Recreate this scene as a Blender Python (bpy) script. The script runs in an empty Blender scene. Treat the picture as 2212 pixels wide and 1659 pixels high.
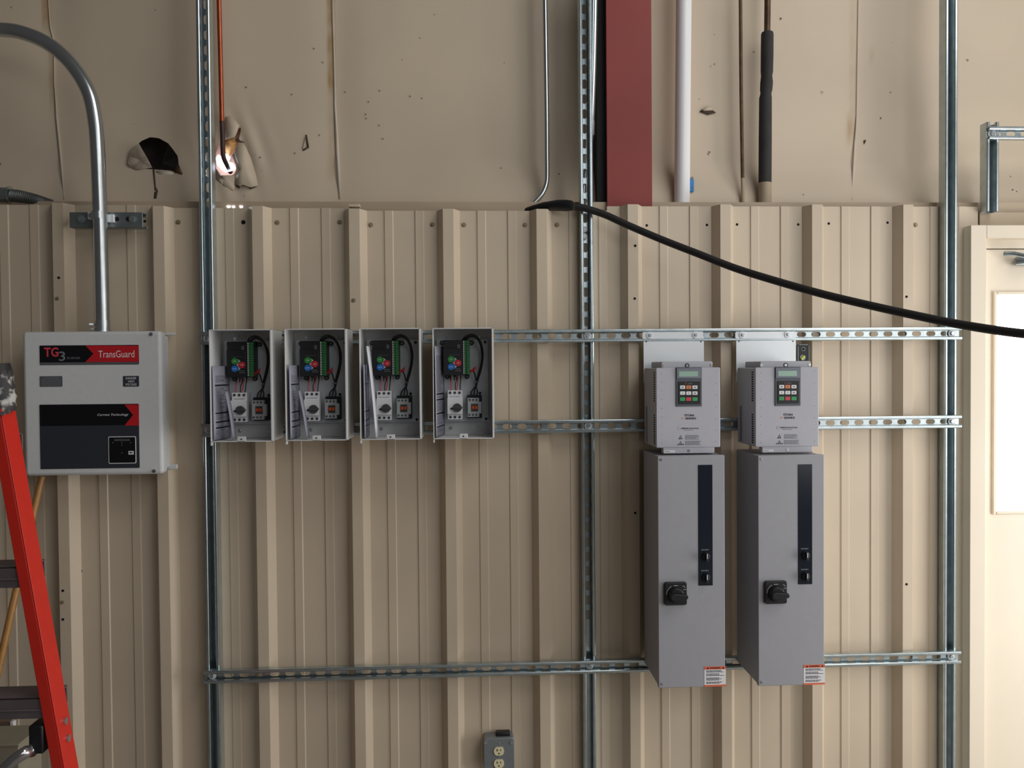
import bpy, bmesh, math, random
from mathutils import Vector, Matrix, noise
random.seed(7)
S = bpy.context.scene
COL = S.collection

# ------------------------------------------------------------------ camera
F, CX, CY = 1880.0, 1106.0, 829.5            # focal length and centre, in pixels of the 2212x1659 frame
CAM = Vector((0, -2.9, 1.58))
YAW, PIT, ROL = (math.radians(a) for a in (2.96213, 1.25102, 0.47595))
FW = Vector((math.sin(YAW)*math.cos(PIT), math.cos(YAW)*math.cos(PIT), -math.sin(PIT)))
_r0 = Vector((math.cos(YAW), -math.sin(YAW), 0)); _d0 = FW.cross(_r0)
RT = math.cos(ROL)*_r0 + math.sin(ROL)*_d0
DN = -math.sin(ROL)*_r0 + math.cos(ROL)*_d0
cd = bpy.data.cameras.new('camera'); cam = bpy.data.objects.new('camera', cd); COL.objects.link(cam)
cd.sensor_width = 36; cd.lens = F/2212*36; cd.clip_start = 0.05
m = Matrix((RT, -DN, -FW)).transposed().to_4x4(); m.translation = CAM
cam.matrix_world = m
S.camera = cam

# ------------------------------------------------------------------ light
W = bpy.data.worlds.new('world'); S.world = W; W.use_nodes = True
bg = W.node_tree.nodes['Background']; bg.inputs[0].default_value = (1.0, 0.95, 0.90, 1); bg.inputs[1].default_value = 0.05

def area(name, loc, target, sx, sy, power, color):
    l = bpy.data.lights.new(name, 'AREA'); l.shape = 'RECTANGLE'; l.size = sx; l.size_y = sy
    l.energy = power; l.color = color
    o = bpy.data.objects.new(name, l); COL.objects.link(o); o.location = loc
    o.rotation_euler = (Vector(target)-Vector(loc)).to_track_quat('-Z', 'Y').to_euler()
    return o
# daylight coming in through the open bay door on the right
area('bay_door_daylight', (3.05, -1.0, 0.85), (0.0, -0.05, 1.0), 0.9, 1.6, 34, (1.0, 0.985, 0.97))
area('bay_door_skylight', (3.3, -2.9, 1.75), (0.0, 0.0, 1.8), 2.9, 1.9, 28, (1.0, 0.985, 0.97))
area('roof_fill_light', (2.5, -2.5, 4.5), (0.8, 0.0, 2.0), 2.6, 2.2, 58, (1.0, 0.985, 0.96))  # added overhead fill to lift the upper wall, not a known roof panel
area('front_fill_light', (2.2, -5.6, 3.3), (0.3, 0.0, 1.8), 3.4, 1.8, 34, (0.97, 0.985, 1.0))  # added frontal fill from behind the camera, for the box interiors
S.view_settings.view_transform = 'Standard'; S.view_settings.look = 'None'
S.view_settings.exposure = 0.0; S.view_settings.gamma = 1.0; S.view_settings.use_curve_mapping = False
S.cycles.use_denoising = True
S.cycles.max_bounces = 8

# ------------------------------------------------------------------ helpers
def P(px, py, Y=0.0):
    v = RT*((px-CX)/F) + DN*((py-CY)/F) + FW
    return CAM + v*((Y-CAM.y)/v.y)
def crop(x0, y0, s):
    return lambda u, v, Y=0.0: P(x0+u*s, y0+v*s, Y)
def rect(c, u0, v0, u1, v1, Y):
    um, vm = (u0+u1)/2, (v0+v1)/2
    return c(u0, vm, Y).x, c(um, v1, Y).z, c(u1, vm, Y).x, c(um, v0, Y).z      # x0 z0 x1 z1
px = crop(0, 0, 1)

def lin(r, g, b):
    f = lambda c: (c/255/12.92) if c/255 <= .04045 else ((c/255+.055)/1.055)**2.4
    return (f(r), f(g), f(b), 1)

def mat(name, rgb, rough=.5, metal=0.0, vary=0.0, scale=20.0, bump=0.0, bscale=200.0, emit=None, spec=None, rgb2=None, thr=(.4, .6)):
    m = bpy.data.materials.new(name); m.use_nodes = True
    nt = m.node_tree; b = nt.nodes['Principled BSDF']
    c = lin(*rgb)
    b.inputs['Base Color'].default_value = c; b.inputs['Roughness'].default_value = rough; b.inputs['Metallic'].default_value = metal
    if spec is not None: b.inputs['Specular IOR Level'].default_value = spec
    if vary or rgb2:
        g = nt.nodes.new('ShaderNodeNewGeometry')
        n = nt.nodes.new('ShaderNodeTexNoise'); n.inputs['Scale'].default_value = scale; n.inputs['Detail'].default_value = 5
        nt.links.new(g.outputs['Position'], n.inputs['Vector'])
        r = nt.nodes.new('ShaderNodeValToRGB')
        if rgb2:
            r.color_ramp.elements[0].position, r.color_ramp.elements[1].position = thr
            r.color_ramp.elements[0].color = c; r.color_ramp.elements[1].color = lin(*rgb2)
        else:
            r.color_ramp.elements[0].position, r.color_ramp.elements[1].position = .3, .7
            r.color_ramp.elements[0].color = tuple(x*(1-vary) for x in c[:3])+(1,)
            r.color_ramp.elements[1].color = tuple(min(1, x*(1+vary)) for x in c[:3])+(1,)
        nt.links.new(n.outputs['Fac'], r.inputs['Fac']); nt.links.new(r.outputs['Color'], b.inputs['Base Color'])
    if bump:
        g = nt.nodes.new('ShaderNodeNewGeometry')
        n = nt.nodes.new('ShaderNodeTexNoise'); n.inputs['Scale'].default_value = bscale; n.inputs['Detail'].default_value = 3
        nt.links.new(g.outputs['Position'], n.inputs['Vector'])
        bp = nt.nodes.new('ShaderNodeBump'); bp.inputs['Strength'].default_value = bump; bp.inputs['Distance'].default_value = .002
        nt.links.new(n.outputs['Fac'], bp.inputs['Height']); nt.links.new(bp.outputs['Normal'], b.inputs['Normal'])
    if emit:
        b.inputs['Emission Color'].default_value = lin(*emit[0]); b.inputs['Emission Strength'].default_value = emit[1]
    return m

M = {}
M['liner'] = mat('painted_liner_steel', (206, 190, 168), .42, 0, .05, 3.0, .06, 90)
M['trim'] = mat('painted_trim_steel', (186, 168, 144), .5, 0, .05, 5)
M['galv'] = mat('galvanized_steel', (194, 206, 210), .27, .95, .10, 30, .05, 150)
M['galvdull'] = mat('dull_galvanized_steel', (140, 148, 150), .42, .8, .15, 25)
M['zinc'] = mat('zinc_plate', (238, 243, 247), .38, .15, .02, 14)
M['bolt'] = mat('bolt_steel', (200, 206, 210), .25, .9)
M['emt'] = mat('conduit_steel', (200, 206, 208), .24, .95, .06, 20)
M['rust'] = mat('weathered_screw', (146, 130, 108), .6, .3, .2, 60)
M['hole'] = mat('dark_hole', (18, 15, 12), .9)
M['copper'] = mat('copper_pipe', (176, 92, 62), .38, .75, .15, 25)
M['oldcopper'] = mat('tarnished_pipe', (92, 70, 52), .5, .4, .3, 30)
M['scorched'] = mat('blackened_copper', (74, 56, 52), .5, .4, .3, 30)
M['slit'] = mat('torn_edge_shadow_brown', (78, 64, 52), .9)
M['hose'] = mat('dull_flexible_steel', (104, 108, 108), .5, .7, .15, 25)
M['litcavity'] = mat('daylit_insulation_cavity', (196, 160, 138), .95, 0, .2, 24, .4, 40)  # pinkish daylight around the gap is put into this cavity colour
M['foam'] = mat('black_pipe_foam', (52, 50, 50), .85, 0, .15, 30, .2, 120)
M['tanpaint'] = mat('tan_overspray', (170, 154, 132), .7)
M['pvc'] = mat('white_pvc', (242, 241, 244), .35)
M['redcol'] = mat('red_primer', (138, 54, 50), .55, 0, .10, 3)
M['colshade'] = mat('black_column_shade', (14, 12, 13), .8)  # black stands for the deep shade beside the column
M['rubber'] = mat('black_rubber', (34, 33, 33), .55, 0, .1, 40)
M['panelgrey'] = mat('grey_painted_panel', (220, 222, 223), .45, 0, .02, 60, .15, 500)
M['black'] = mat('black_print', (14, 15, 20), .35)
M['darkgrey'] = mat('dark_grey_print', (52, 55, 64), .4)
M['midgrey'] = mat('mid_grey_print', (92, 94, 98), .5)
M['red'] = mat('red_print', (200, 30, 40), .45)
M['white'] = mat('white_print', (228, 228, 230), .5)
M['pink'] = mat('faded_red_print', (226, 70, 84), .5)
M['palegrey'] = mat('pale_grey_print', (120, 124, 128), .5)
M['boxgrey'] = mat('light_grey_powder_coat', (218, 219, 219), .5, 0, .02, 80, .15, 600)
M['plate'] = mat('galvanized_back_plate', (224, 230, 234), .4, .05, .05, 25)
M['ctrl'] = mat('black_plastic', (24, 25, 29), .45)
M['green'] = mat('green_terminal_plastic', (52, 128, 70), .45)
M['btngreen'] = mat('green_button', (52, 140, 60), .4)
M['btnred'] = mat('red_button', (200, 44, 60), .4)
M['btnblue'] = mat('blue_button', (30, 112, 200), .4)
M['breaker'] = mat('pale_grey_plastic', (238, 238, 241), .45)
M['contactor'] = mat('grey_plastic', (190, 195, 196), .45)
M['knob'] = mat('dark_grey_knob', (70, 70, 72), .4)
M['orange'] = mat('orange_indicator', (226, 92, 34), .4)
M['redwire'] = mat('red_wire_insulation', (206, 34, 50), .4)
M['paper'] = mat('white_paper', (228, 228, 236), .7)
M['shadedpage'] = mat('shaded_printed_paper', (158, 158, 172), .7)  # shade inside the boxes and dense print put into the page grey
M['drive'] = mat('grey_drive_plastic', (182, 182, 190), .5, 0, .015, 50, .08, 500)
M['driveside'] = M['drive']
M['bezel'] = mat('blue_grey_bezel', (84, 88, 98), .4)
M['lcd'] = mat('lcd_green', (158, 188, 172), .2)
M['keyorange'] = mat('orange_key', (222, 132, 86), .45)
M['keyred'] = mat('red_key', (214, 74, 92), .45)
M['keygreen'] = mat('green_key', (66, 166, 100), .45)
M['encl'] = mat('grey_enclosure_paint', (160, 160, 166), .45, 0, .015, 50, .12, 600)
M['overlay'] = mat('dark_gloss_overlay', (30, 36, 46), .16)
M['stickorange'] = mat('orange_sticker', (222, 108, 78), .5)
M['ladder'] = mat('red_fiberglass', (214, 44, 30), .40, 0, .04, 30, .1, 300)
M['step'] = mat('grubby_aluminium_tread', (112, 102, 106), .5, .35, .12, 18)
M['boot'] = mat('paint_splashed_boot', (58, 57, 58), .6, 0, 0, 42, .3, 60, rgb2=(196, 194, 190), thr=(.52, .64))
M['chrome'] = mat('shiny_brace_steel', (206, 202, 206), .18, .95)
M['wood'] = mat('varnished_wood', (176, 126, 66), .35, 0, .12, 40)
M['card'] = mat('brown_cardboard', (112, 92, 76), .8, 0, .1, 12)
M['beige'] = mat('beige_board', (150, 142, 124), .8, 0, .06, 12)
M['outlet'] = mat('galvanized_outlet_box', (134, 138, 142), .42, .35, .06, 30)
M['cream'] = mat('cream_receptacle', (228, 218, 178), .4)
M['blue'] = mat('blue_box_plastic', (36, 128, 196), .45)
M['vial'] = mat('yellow_vial', (206, 214, 60), .25)
M['doorpaint'] = mat('cream_door_paint', (230, 218, 198), .45, 0, .03, 3)
M['glass'] = mat('daylit_window', (255, 255, 255), .1, emit=((255, 253, 250), 7.0))
M['sky'] = mat('sky_through_gap', (255, 255, 255), .5, emit=((226, 230, 255), 14.0))
M['glowfoam'] = mat('yellow_fiberglass', (244, 186, 120), .9, 0, .2, 40, .4, 60)
M['foil'] = mat('crumpled_white_facing', (164, 150, 134), .7, 0, .22, 26, .9, 40)
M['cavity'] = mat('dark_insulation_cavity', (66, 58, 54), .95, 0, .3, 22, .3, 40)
M['concrete'] = mat('concrete_floor', (150, 146, 138), .8, 0, .1, 4, .1, 60)
M['seam'] = mat('pale_seam_facing', (214, 204, 188), .5)

class MB:
    def __init__(s): s.v, s.f = [], []
    def add(s, vs, fs):
        n = len(s.v); s.v += [Vector(p) for p in vs]; s.f += [[i+n for i in f] for f in fs]; return s
    def box(s, x0, y0, z0, x1, y1, z1):
        return s.add([(x0,y0,z0),(x1,y0,z0),(x1,y1,z0),(x0,y1,z0),(x0,y0,z1),(x1,y0,z1),(x1,y1,z1),(x0,y1,z1)],
                     [(0,1,2,3),(4,7,6,5),(0,4,5,1),(1,5,6,2),(2,6,7,3),(3,7,4,0)])
    def beam(s, A, B, x0, x1, y0, y1):
        A, B = Vector(A), Vector(B); c = [(x0,y0),(x1,y0),(x1,y1),(x0,y1)]
        return s.add([A+Vector((x,y,0)) for x,y in c]+[B+Vector((x,y,0)) for x,y in c],
                     [(0,1,2,3),(7,6,5,4),(0,4,5,1),(1,5,6,2),(2,6,7,3),(3,7,4,0)])
    def prism(s, pts, y0, y1):                       # outline in (x, z), extruded along y
        n = len(pts)
        return s.add([(x,y0,z) for x,z in pts]+[(x,y1,z) for x,z in pts],
                     [tuple(range(n)), tuple(range(2*n-1,n-1,-1))]+[(i,(i+1)%n,(i+1)%n+n,i+n) for i in range(n)])
    def rrect(s, x0, z0, x1, z1, r, y0, y1, n=4):
        return s.prism(rr(x0,z0,x1,z1,r,n), y0, y1)
    def disc(s, x, z, r, y0, y1, n=16, r2=None):     # short cylinder along y
        r2 = r if r2 is None else r2
        a = [2*math.pi*i/n for i in range(n)]
        return s.add([(x+r*math.cos(t),y0,z+r*math.sin(t)) for t in a]+[(x+r2*math.cos(t),y1,z+r2*math.sin(t)) for t in a],
                     [tuple(range(n)), tuple(range(2*n-1,n-1,-1))]+[(i,(i+1)%n,(i+1)%n+n,i+n) for i in range(n)])
    def tube(s, path, r, n=12, caps=True):
        path = [Vector(p) for p in path]; N = len(path)
        rs = r if isinstance(r, (list, tuple)) else [r]*N
        T = [(path[min(i+1,N-1)]-path[max(i-1,0)]).normalized() for i in range(N)]
        up = Vector((0,1,0)) if abs(T[0].y) < .9 else Vector((1,0,0))
        u = T[0].cross(up).normalized(); vs = []
        for i in range(N):
            u = (u - T[i]*u.dot(T[i])).normalized(); w = T[i].cross(u)
            vs += [path[i]+rs[i]*(math.cos(2*math.pi*k/n)*u+math.sin(2*math.pi*k/n)*w) for k in range(n)]
        fs = [(i*n+k, i*n+(k+1)%n, (i+1)*n+(k+1)%n, (i+1)*n+k) for i in range(N-1) for k in range(n)]
        if caps: fs += [tuple(range(n-1,-1,-1)), tuple((N-1)*n+k for k in range(n))]
        return s.add(vs, fs)
    def build(s, name, m, parent=None, bevel=0, smooth=True, solid=0, offset=0, seg=2):
        o0 = parent_loc(parent)
        me = bpy.data.meshes.new(name); me.from_pydata([p-o0 for p in s.v], [], s.f)
        b = bmesh.new(); b.from_mesh(me); bmesh.ops.recalc_face_normals(b, faces=b.faces); b.to_mesh(me); b.free()
        me.materials.append(m)
        if smooth:
            me.shade_smooth(); me.set_sharp_from_angle(angle=math.radians(38))
        o = bpy.data.objects.new(name, me); COL.objects.link(o)
        if parent: o.parent = parent
        if solid:
            d = o.modifiers.new('solid', 'SOLIDIFY'); d.thickness = solid; d.offset = offset
        if bevel:
            d = o.modifiers.new('bevel', 'BEVEL'); d.width = bevel; d.segments = seg; d.limit_method = 'ANGLE'; d.angle_limit = math.radians(40)
        return o

def parent_loc(p):
    v = Vector((0,0,0))
    while p: v += p.location; p = p.parent
    return v
def rr(x0, z0, x1, z1, r, n=4):
    out = []
    for cx, cz, a0 in ((x1-r,z1-r,0),(x0+r,z1-r,90),(x0+r,z0+r,180),(x1-r,z0+r,270)):
        for i in range(n+1):
            a = math.radians(a0+90*i/n); out.append((cx+r*math.cos(a), cz+r*math.sin(a)))
    return out
def spline(pts, k=6):
    pts = [Vector(p) for p in pts]; out = []
    q = [2*pts[0]-pts[1]]+pts+[2*pts[-1]-pts[-2]]
    for i in range(1, len(q)-2):
        a, b, c, d = q[i-1:i+3]
        for j in range(k):
            t = j/k
            out.append(.5*((2*b)+(c-a)*t+(2*a-5*b+4*c-d)*t*t+(3*b-a-3*c+d)*t**3))
    return out+[pts[-1]]
def tag(o, label, cat, group=None):
    o['label'] = label; o['category'] = cat
    if group: o['group'] = group
    return o
def thing(name, label, cat, loc, group=None):
    o = bpy.data.objects.new(name, None); o.empty_display_size = .05; COL.objects.link(o); o.location = loc
    return tag(o, label, cat, group)
def struct(o): o['kind'] = 'structure'; return o
def copy_tree(o, parent=None):
    c = o.copy(); COL.objects.link(c)
    if parent: c.parent = parent
    for ch in list(o.children): copy_tree(ch, c)
    return c
def text(s, x, z, w, h, y, m, parent, name='lettering', shear=0, bold=0, thick=.0004):
    cu = bpy.data.curves.new('t', 'FONT'); cu.body = s; cu.shear = shear; cu.offset = bold; cu.resolution_u = 3
    cu.align_x = 'CENTER'
    t = bpy.data.objects.new('t', cu); COL.objects.link(t)
    dg = bpy.context.evaluated_depsgraph_get(); dg.update()
    me = bpy.data.meshes.new_from_object(t.evaluated_get(dg)); bpy.data.objects.remove(t); bpy.data.curves.remove(cu)
    xs = [v.co.x for v in me.vertices]; ys = [v.co.y for v in me.vertices]
    x0, x1, y0, y1 = min(xs), max(xs), min(ys), max(ys)
    mb = MB()
    kx, ky = w/(x1-x0), h/(y1-y0)
    mb.add([(x+(v.co.x-(x0+x1)/2)*kx, y, z+(v.co.y-(y0+y1)/2)*ky) for v in me.vertices], [tuple(p.vertices) for p in me.polygons])
    bpy.data.meshes.remove(me)
    return mb.build(name, m, parent, smooth=False, solid=thick, offset=0)
def print_lines(x0, z0, x1, z1, rows, y, m, parent, name='fine_print', fill=.45, seed=1, align='l'):
    rnd = random.Random(seed); b = MB(); dz = (z1-z0)/rows
    for i in range(rows):
        zc = z1-dz*(i+.5); w = (x1-x0)*rnd.uniform(.7, 1)
        xs = x0 if align == 'l' else (x0+x1)/2-w/2
        xe = xs+w
        while xs < xe-.001:
            l = min(rnd.uniform(.003, .009), xe-xs)
            b.box(xs, y-.0002, zc-dz*fill/2, xs+l, y+.0002, zc+dz*fill/2); xs += l+.0012
    return b.build(name, m, parent, smooth=False)

# ------------------------------------------------------------------ room shell
YP, YC, YI = .0425, .0045, .165                     # liner pan, liner rib crown, insulation facing
b = MB(); b.box(-4.5, -7, -.1, 4.5, .4, 0); struct(b.build('floor', M['concrete'], smooth=False))
# right wall with its open bay door
b = MB()
b.box(3.15, -.6, 0, 3.3, .4, 3.6); b.box(3.15, -7, 0, 3.3, -6.2, 3.6); b.box(3.15, -6.2, 3.2, 3.3, -.6, 3.6)
struct(b.build('wall_right', M['liner'], smooth=False))

# ribbed liner wall
HS, HB, SL = .017, .0375, .020
crowns_px = [(-76,460),(124.5,460),(342,460),(556,470),(765,470),(968,470),(1170,470),(1367,470),(1567,470),(1765,470),(1962,470)]
crX = [P(x, y, YC).x for x, y in crowns_px]
crX.insert(0, 2*crX[0]-crX[1]); crX.insert(0, 2*crX[0]-crX[1])
endX = P(2112, 520, YP).x
zt = lambda x, y: P(x, y, YP).z
prof = []                                         # (x, y) profile with rib, and two flat beads between ribs
def rib(x): return [(x-HB, YP), (x-HS, YC), (x+HS, YC), (x+HB, YP)]
for i, x in enumerate(crX):
    prof += rib(x)
    nx = crX[i+1] if i+1 < len(crX) else x+.308
    for fr in (.355, .685):
        c = x+(nx-x)*fr
        for dx, y in ((-.0155, YP), (-.0125, YP-.0035), (.0125, YP-.0035), (.0155, YP)):
            if c+dx < endX-.002: prof.append((c+dx, y))
prof = [p for p in prof if p[0] < endX]+[(endX, YP)]
def topz(x):
    if x < crX[4]-.03: return zt(250, 443)
    if x < crX[6]-.03: return zt(560, 449.5)
    if x < crX[9]-.05: return zt(1000, 455.5)
    return zt(1600, 446)
b = MB()
segs = [0]+[k for k in range(1, len(prof)) if abs(topz(prof[k][0])-topz(prof[k-1][0])) > 1e-6]+[len(prof)]
for a, e in zip(segs[:-1], segs[1:]):
    q = prof[max(a-1, 0):e]
    z = topz(prof[a][0]+.0001)
    n = len(q)
    zs = [0.0, .3, .6, .9, 1.2, 1.5, 1.8, z]
    vs = [(x, y, zz) for zz in zs for x, y in q]
    b.add(vs, [(j*n+i, j*n+i+1, (j+1)*n+i+1, (j+1)*n+i) for j in range(len(zs)-1) for i in range(n-1)])
wall = struct(b.build('wall_lower', M['liner'], smooth=False, solid=.0015, offset=0))
# overlap cap on top of the lapped rib
q = MB(); xx = crX[6]; zz = zt(765, 447)
q.prism([(xx-HS-.002, zz-.006), (xx+HS+.002, zz-.006), (xx+HS+.002, zz+.002), (xx-HS-.002, zz+.002)], YC-.002, YC+.03)
q.build('rib_cap', M['liner'], wall, bevel=.0015)
def screw(pxx, pyy, Y, r=.0075, m='rust'):
    p = P(pxx, pyy, Y); s = MB(); s.disc(p.x, p.z, r, Y-.002, Y, 14); s.disc(p.x, p.z, r*.55, Y-.006, Y-.002, 6)
    s.build('panel_screw', M[m], wall)
def hole(pxx, pyy, Y, r=.005):
    p = P(pxx, pyy, Y); s = MB(); s.disc(p.x, p.z, r, Y-.0012, Y-.0004, 10); s.build('drill_hole', M['hole'], wall)
for x, y in ((599,481),(734,480),(801,486),(934,485),(1002,486),(1134,486),(1203,486),(385,480),(1977,486)): screw(x, y, YP, .008)
screw(526, 480, YP, .007, 'hole'); screw(764, 649, YC, .007); screw(124, 645, YC, .006); screw(135, 1301, YC, .006)
for x, y, Y in ((1397,487,YP),(1527,486,YP),(1592,485,YP),(1724,485,YP),(1790,483,YP),(1917,481,YP),(127,600,YC),(136,1276,YC),(136,1338,YC),(175,1233,YP),
                (1372,531,YC),(1371,645,YC),(1958,641,YC),(1958,1262,YC),(1372,1108,YC),(313,478,YP)): hole(x, y, Y, .0045)

# daylight showing through the gap above the panel edge
for x, w in ((494, 4.5), (504.5, 3), (521, 3.5)):
    q = [P(x-w, 444.8, .0685), P(x+w*.9, 445.2, .0685), P(x+w*.3, 448.6, .0685), P(x-w*.3, 449.6, .0685)]
    d = MB(); d.prism([(p.x, p.z) for p in q], .0680, .0690); d.build('daylight_gap', M['sky'], wall, smooth=False)

# girt trim between liner and insulation
b = MB()
x0, x1 = -2.6, 3.15
zg = P(1000, 436, .07).z
b.box(x0, .070, zg-.07, x1, .074, zg); b.box(x0, .0735, zg-.0035, x1, .30, zg-.0005)
struct(b.build('trim_1', M['trim'], smooth=False))
b = MB(); xr = P(2113, 470, .09).x
b.box(xr-.02, .048, P(2160, 492, .05).z-.03, 3.15, .054, P(2160, 459, .05).z)
struct(b.build('trim_2', M['trim'], smooth=False))

# insulation wall with torn holes
cA = crop(0, 0, 620/2212)
tear1 = [(985,1215),(995,1160),(1040,1120),(1085,1080),(1150,1052),(1220,1060),(1290,1100),(1330,1150),(1365,1200),(1372,1260),(1405,1330),(1385,1335),(1330,1318),(1180,1305),(1080,1300),(1010,1295)]
tear1 = [(p.x, p.z) for p in (cA(u, v, YI) for u, v in tear1)]
cB = crop(400, 0, 220/869)
tear2 = [(258,1330),(270,1250),(300,1200),(345,1185),(420,1165),(452,1080),(470,1075),(468,1110),(452,1180),(470,1212),(440,1230),(425,1290),(390,1330),(430,1400),(440,1450),(415,1490),(360,1510),(310,1505),(265,1440)]
tear2 = [(p.x, p.z) for p in (cB(u, v, YI) for u, v in tear2)]
def inside(x, z, poly):
    r = False; n = len(poly)
    for i in range(n):
        (xa, za), (xb, zb) = poly[i], poly[(i+1)%n]
        if (za > z) != (zb > z) and x < (xb-xa)*(z-za)/(zb-za)+xa: r = not r
    return r
def near(x, z, poly):
    best = None
    for i in range(len(poly)):
        a, c = Vector(poly[i]), Vector(poly[(i+1)%len(poly)]); p = Vector((x, z))
        t = max(0, min(1, (p-a).dot(c-a)/max((c-a).length_squared, 1e-9))); q = a+(c-a)*t
        if best is None or (q-p).length < best[0]: best = ((q-p).length, q)
    return best
seamX = [P(115, 200, YI).x, P(726, 200, YI).x, P(1853, 200, YI).x]
tc = P(505, 345, YI)
def insY(x, z):
    n = noise.noise(Vector((x*1.3, 0, z*1.0)))*.014+noise.noise(Vector((x*4, 3, z*4)))*.0025
    y = YI+n
    for s in seamX: y += .006*math.exp(-((x-s)/.07)**2)
    y += .03*math.exp(-((x-P(1235,200,YI).x)/.06)**2)                # tucked in beside the column
    d2 = ((x-tc.x)/.09)**2+((z-tc.z)/.12)**2
    y += .008*math.exp(-d2)*math.sin((x*3+z)*30)
    u = max(0, min(1, 1-(z-zg)/.17)); y -= .045*u*u*(3-2*u)
    return y
st = .009; nx_ = int((2.35+3.16)/st); nz_ = int((3.35-(zg-.05))/st)
V, A, dead = [], [], []
for j in range(nz_+1):
    for i in range(nx_+1):
        x = -2.35+i*st; z = zg-.05+j*st
        a = 0.0
        for (sx, wd, za, zb, amt) in ((P(97,30,YI).x,.016,P(97,70,YI).z,4,.8),(P(108,200,YI).x,.008,P(115,240,YI).z,P(115,70,YI).z,.45),
                                      (P(714,60,YI).x,.0135,P(713,215,YI).z,4,.85),(P(714,300,YI).x,.012,P(713,400,YI).z,P(713,190,YI).z,.3),(P(1848,250,YI).x-.016,.013,P(1840,318,YI).z,P(1840,235,YI).z,.7),
                                      (P(1850,250,YI).x-.01,.010,P(1840,300,YI).z,4,.22),(P(1885,100,YI).x,.008,P(1885,150,YI).z,P(1885,90,YI).z,.3)):
            wob = noise.noise(Vector((sx*9, z*6, 1)))*.008
            f = max(0, min(1, (wd-abs(x-sx-wob*.35))/.006+.5))*max(0, min(1, (z-za)/.05))*max(0, min(1, (zb-z)/.05))
            a = max(a, f*amt*(.75+.5*noise.noise(Vector((x*50, z*22, 4)))))
        V.append((x, insY(x, z), z)); A.append(max(0, a))
idx = lambda i, j: j*(nx_+1)+i
faces, snap = [], {}
for j in range(nz_):
    for i in range(nx_):
        c = (V[idx(i,j)][0]+st/2, V[idx(i,j)][2]+st/2)
        hit = next((p for p in (tear1, tear2) if inside(*c, p)), None)
        q = (idx(i,j), idx(i+1,j), idx(i+1,j+1), idx(i,j+1))
        if hit:
            for k in q: snap[k] = hit
        else: faces.append(q)
used = {k for q in faces for k in q}
for k, poly in snap.items():
    if k in used:
        d, q = near(V[k][0], V[k][2], poly); V[k] = (q.x, V[k][1], q.y)
me = bpy.data.meshes.new('wall_upper'); me.from_pydata(V, [], faces)
at = me.color_attributes.new('stain', 'FLOAT_COLOR', 'POINT')
for k, a in enumerate(A): at.data[k].color = (a, a, a, 1)
bm = bmesh.new(); bm.from_mesh(me); bmesh.ops.delete(bm, geom=[v for v in bm.verts if not v.link_faces], context='VERTS'); bm.to_mesh(me); bm.free()
me.shade_smooth()
mi = mat('vinyl_insulation_facing', (206, 190, 168), .55, 0, .05, 2.2, .10, 14)
nt = mi.node_tree; bs = nt.nodes['Principled BSDF']
src = bs.inputs['Base Color'].links[0].from_socket
va = nt.nodes.new('ShaderNodeVertexColor'); va.layer_name = 'stain'
mx = nt.nodes.new('ShaderNodeMixRGB'); mx.inputs[2].default_value = lin(166, 128, 76)
nt.links.new(va.outputs[0], mx.inputs[0]); nt.links.new(src, mx.inputs[1])
g = nt.nodes.new('ShaderNodeNewGeometry'); sp = nt.nodes.new('ShaderNodeTexNoise'); sp.inputs['Scale'].default_value = 34; sp.inputs['Detail'].default_value = 2
nt.links.new(g.outputs['Position'], sp.inputs['Vector'])
rp = nt.nodes.new('ShaderNodeValToRGB'); rp.color_ramp.elements[0].position = .75; rp.color_ramp.elements[1].position = .78
nt.links.new(sp.outputs['Fac'], rp.inputs['Fac'])
mx2 = nt.nodes.new('ShaderNodeMixRGB'); mx2.inputs[2].default_value = lin(136, 116, 98)
nt.links.new(rp.outputs['Color'], mx2.inputs[0]); nt.links.new(mx.outputs[0], mx2.inputs[1]); nt.links.new(mx2.outputs[0], bs.inputs['Base Color'])
me.materials.append(mi)
upper = struct(bpy.data.objects.new('wall_upper', me)); COL.objects.link(upper)

def sheet(pts, name, m, parent, thick=.002, lift=None):          # irregular thin scrap from an outline of points
    c = sum(pts, Vector())/len(pts)
    if lift: c = c+Vector((0, lift, 0))
    mb = MB(); n = len(pts); mb.add(list(pts)+[c], [(i, (i+1)%n, n) for i in range(n)])
    return mb.build(name, m, parent, solid=thick, offset=0)
# dark cavity and crumpled facing behind the left tear
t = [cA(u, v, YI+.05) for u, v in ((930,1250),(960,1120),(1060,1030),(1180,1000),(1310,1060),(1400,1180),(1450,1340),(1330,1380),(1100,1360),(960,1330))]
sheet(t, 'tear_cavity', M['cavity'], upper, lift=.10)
t = [cA(u, v, YI-.002+random.uniform(-.006, .014)) for u, v in ((1035,1130),(1070,1105),(1100,1160),(1140,1230),(1172,1292),(1120,1300),(1060,1305),(1005,1300),(985,1260),(988,1200),(1005,1150))]
sheet(t, 'torn_facing', M['foil'], upper, lift=.022)
sheet([cA(u, v, YI-.006) for u, v in ((1200,1318),(1270,1316),(1345,1330),(1330,1355),(1290,1366),(1240,1350))], 'torn_facing', M['seam'], upper)
sheet([cA(u, v, YI-.01) for u, v in ((1345,1290),(1372,1262),(1408,1335),(1402,1345),(1340,1325))], 'torn_facing', M['oldcopper'], upper)
# split below the left tear
sheet([cA(u, v, insY(cA(u,v,YI).x, cA(u,v,YI).z)-.003) for u, v in ((1178,1305),(1190,1305),(1200,1440),(1218,1470),(1205,1530),(1185,1530),(1190,1450))], 'slit', M['slit'], upper, .001)
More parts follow.
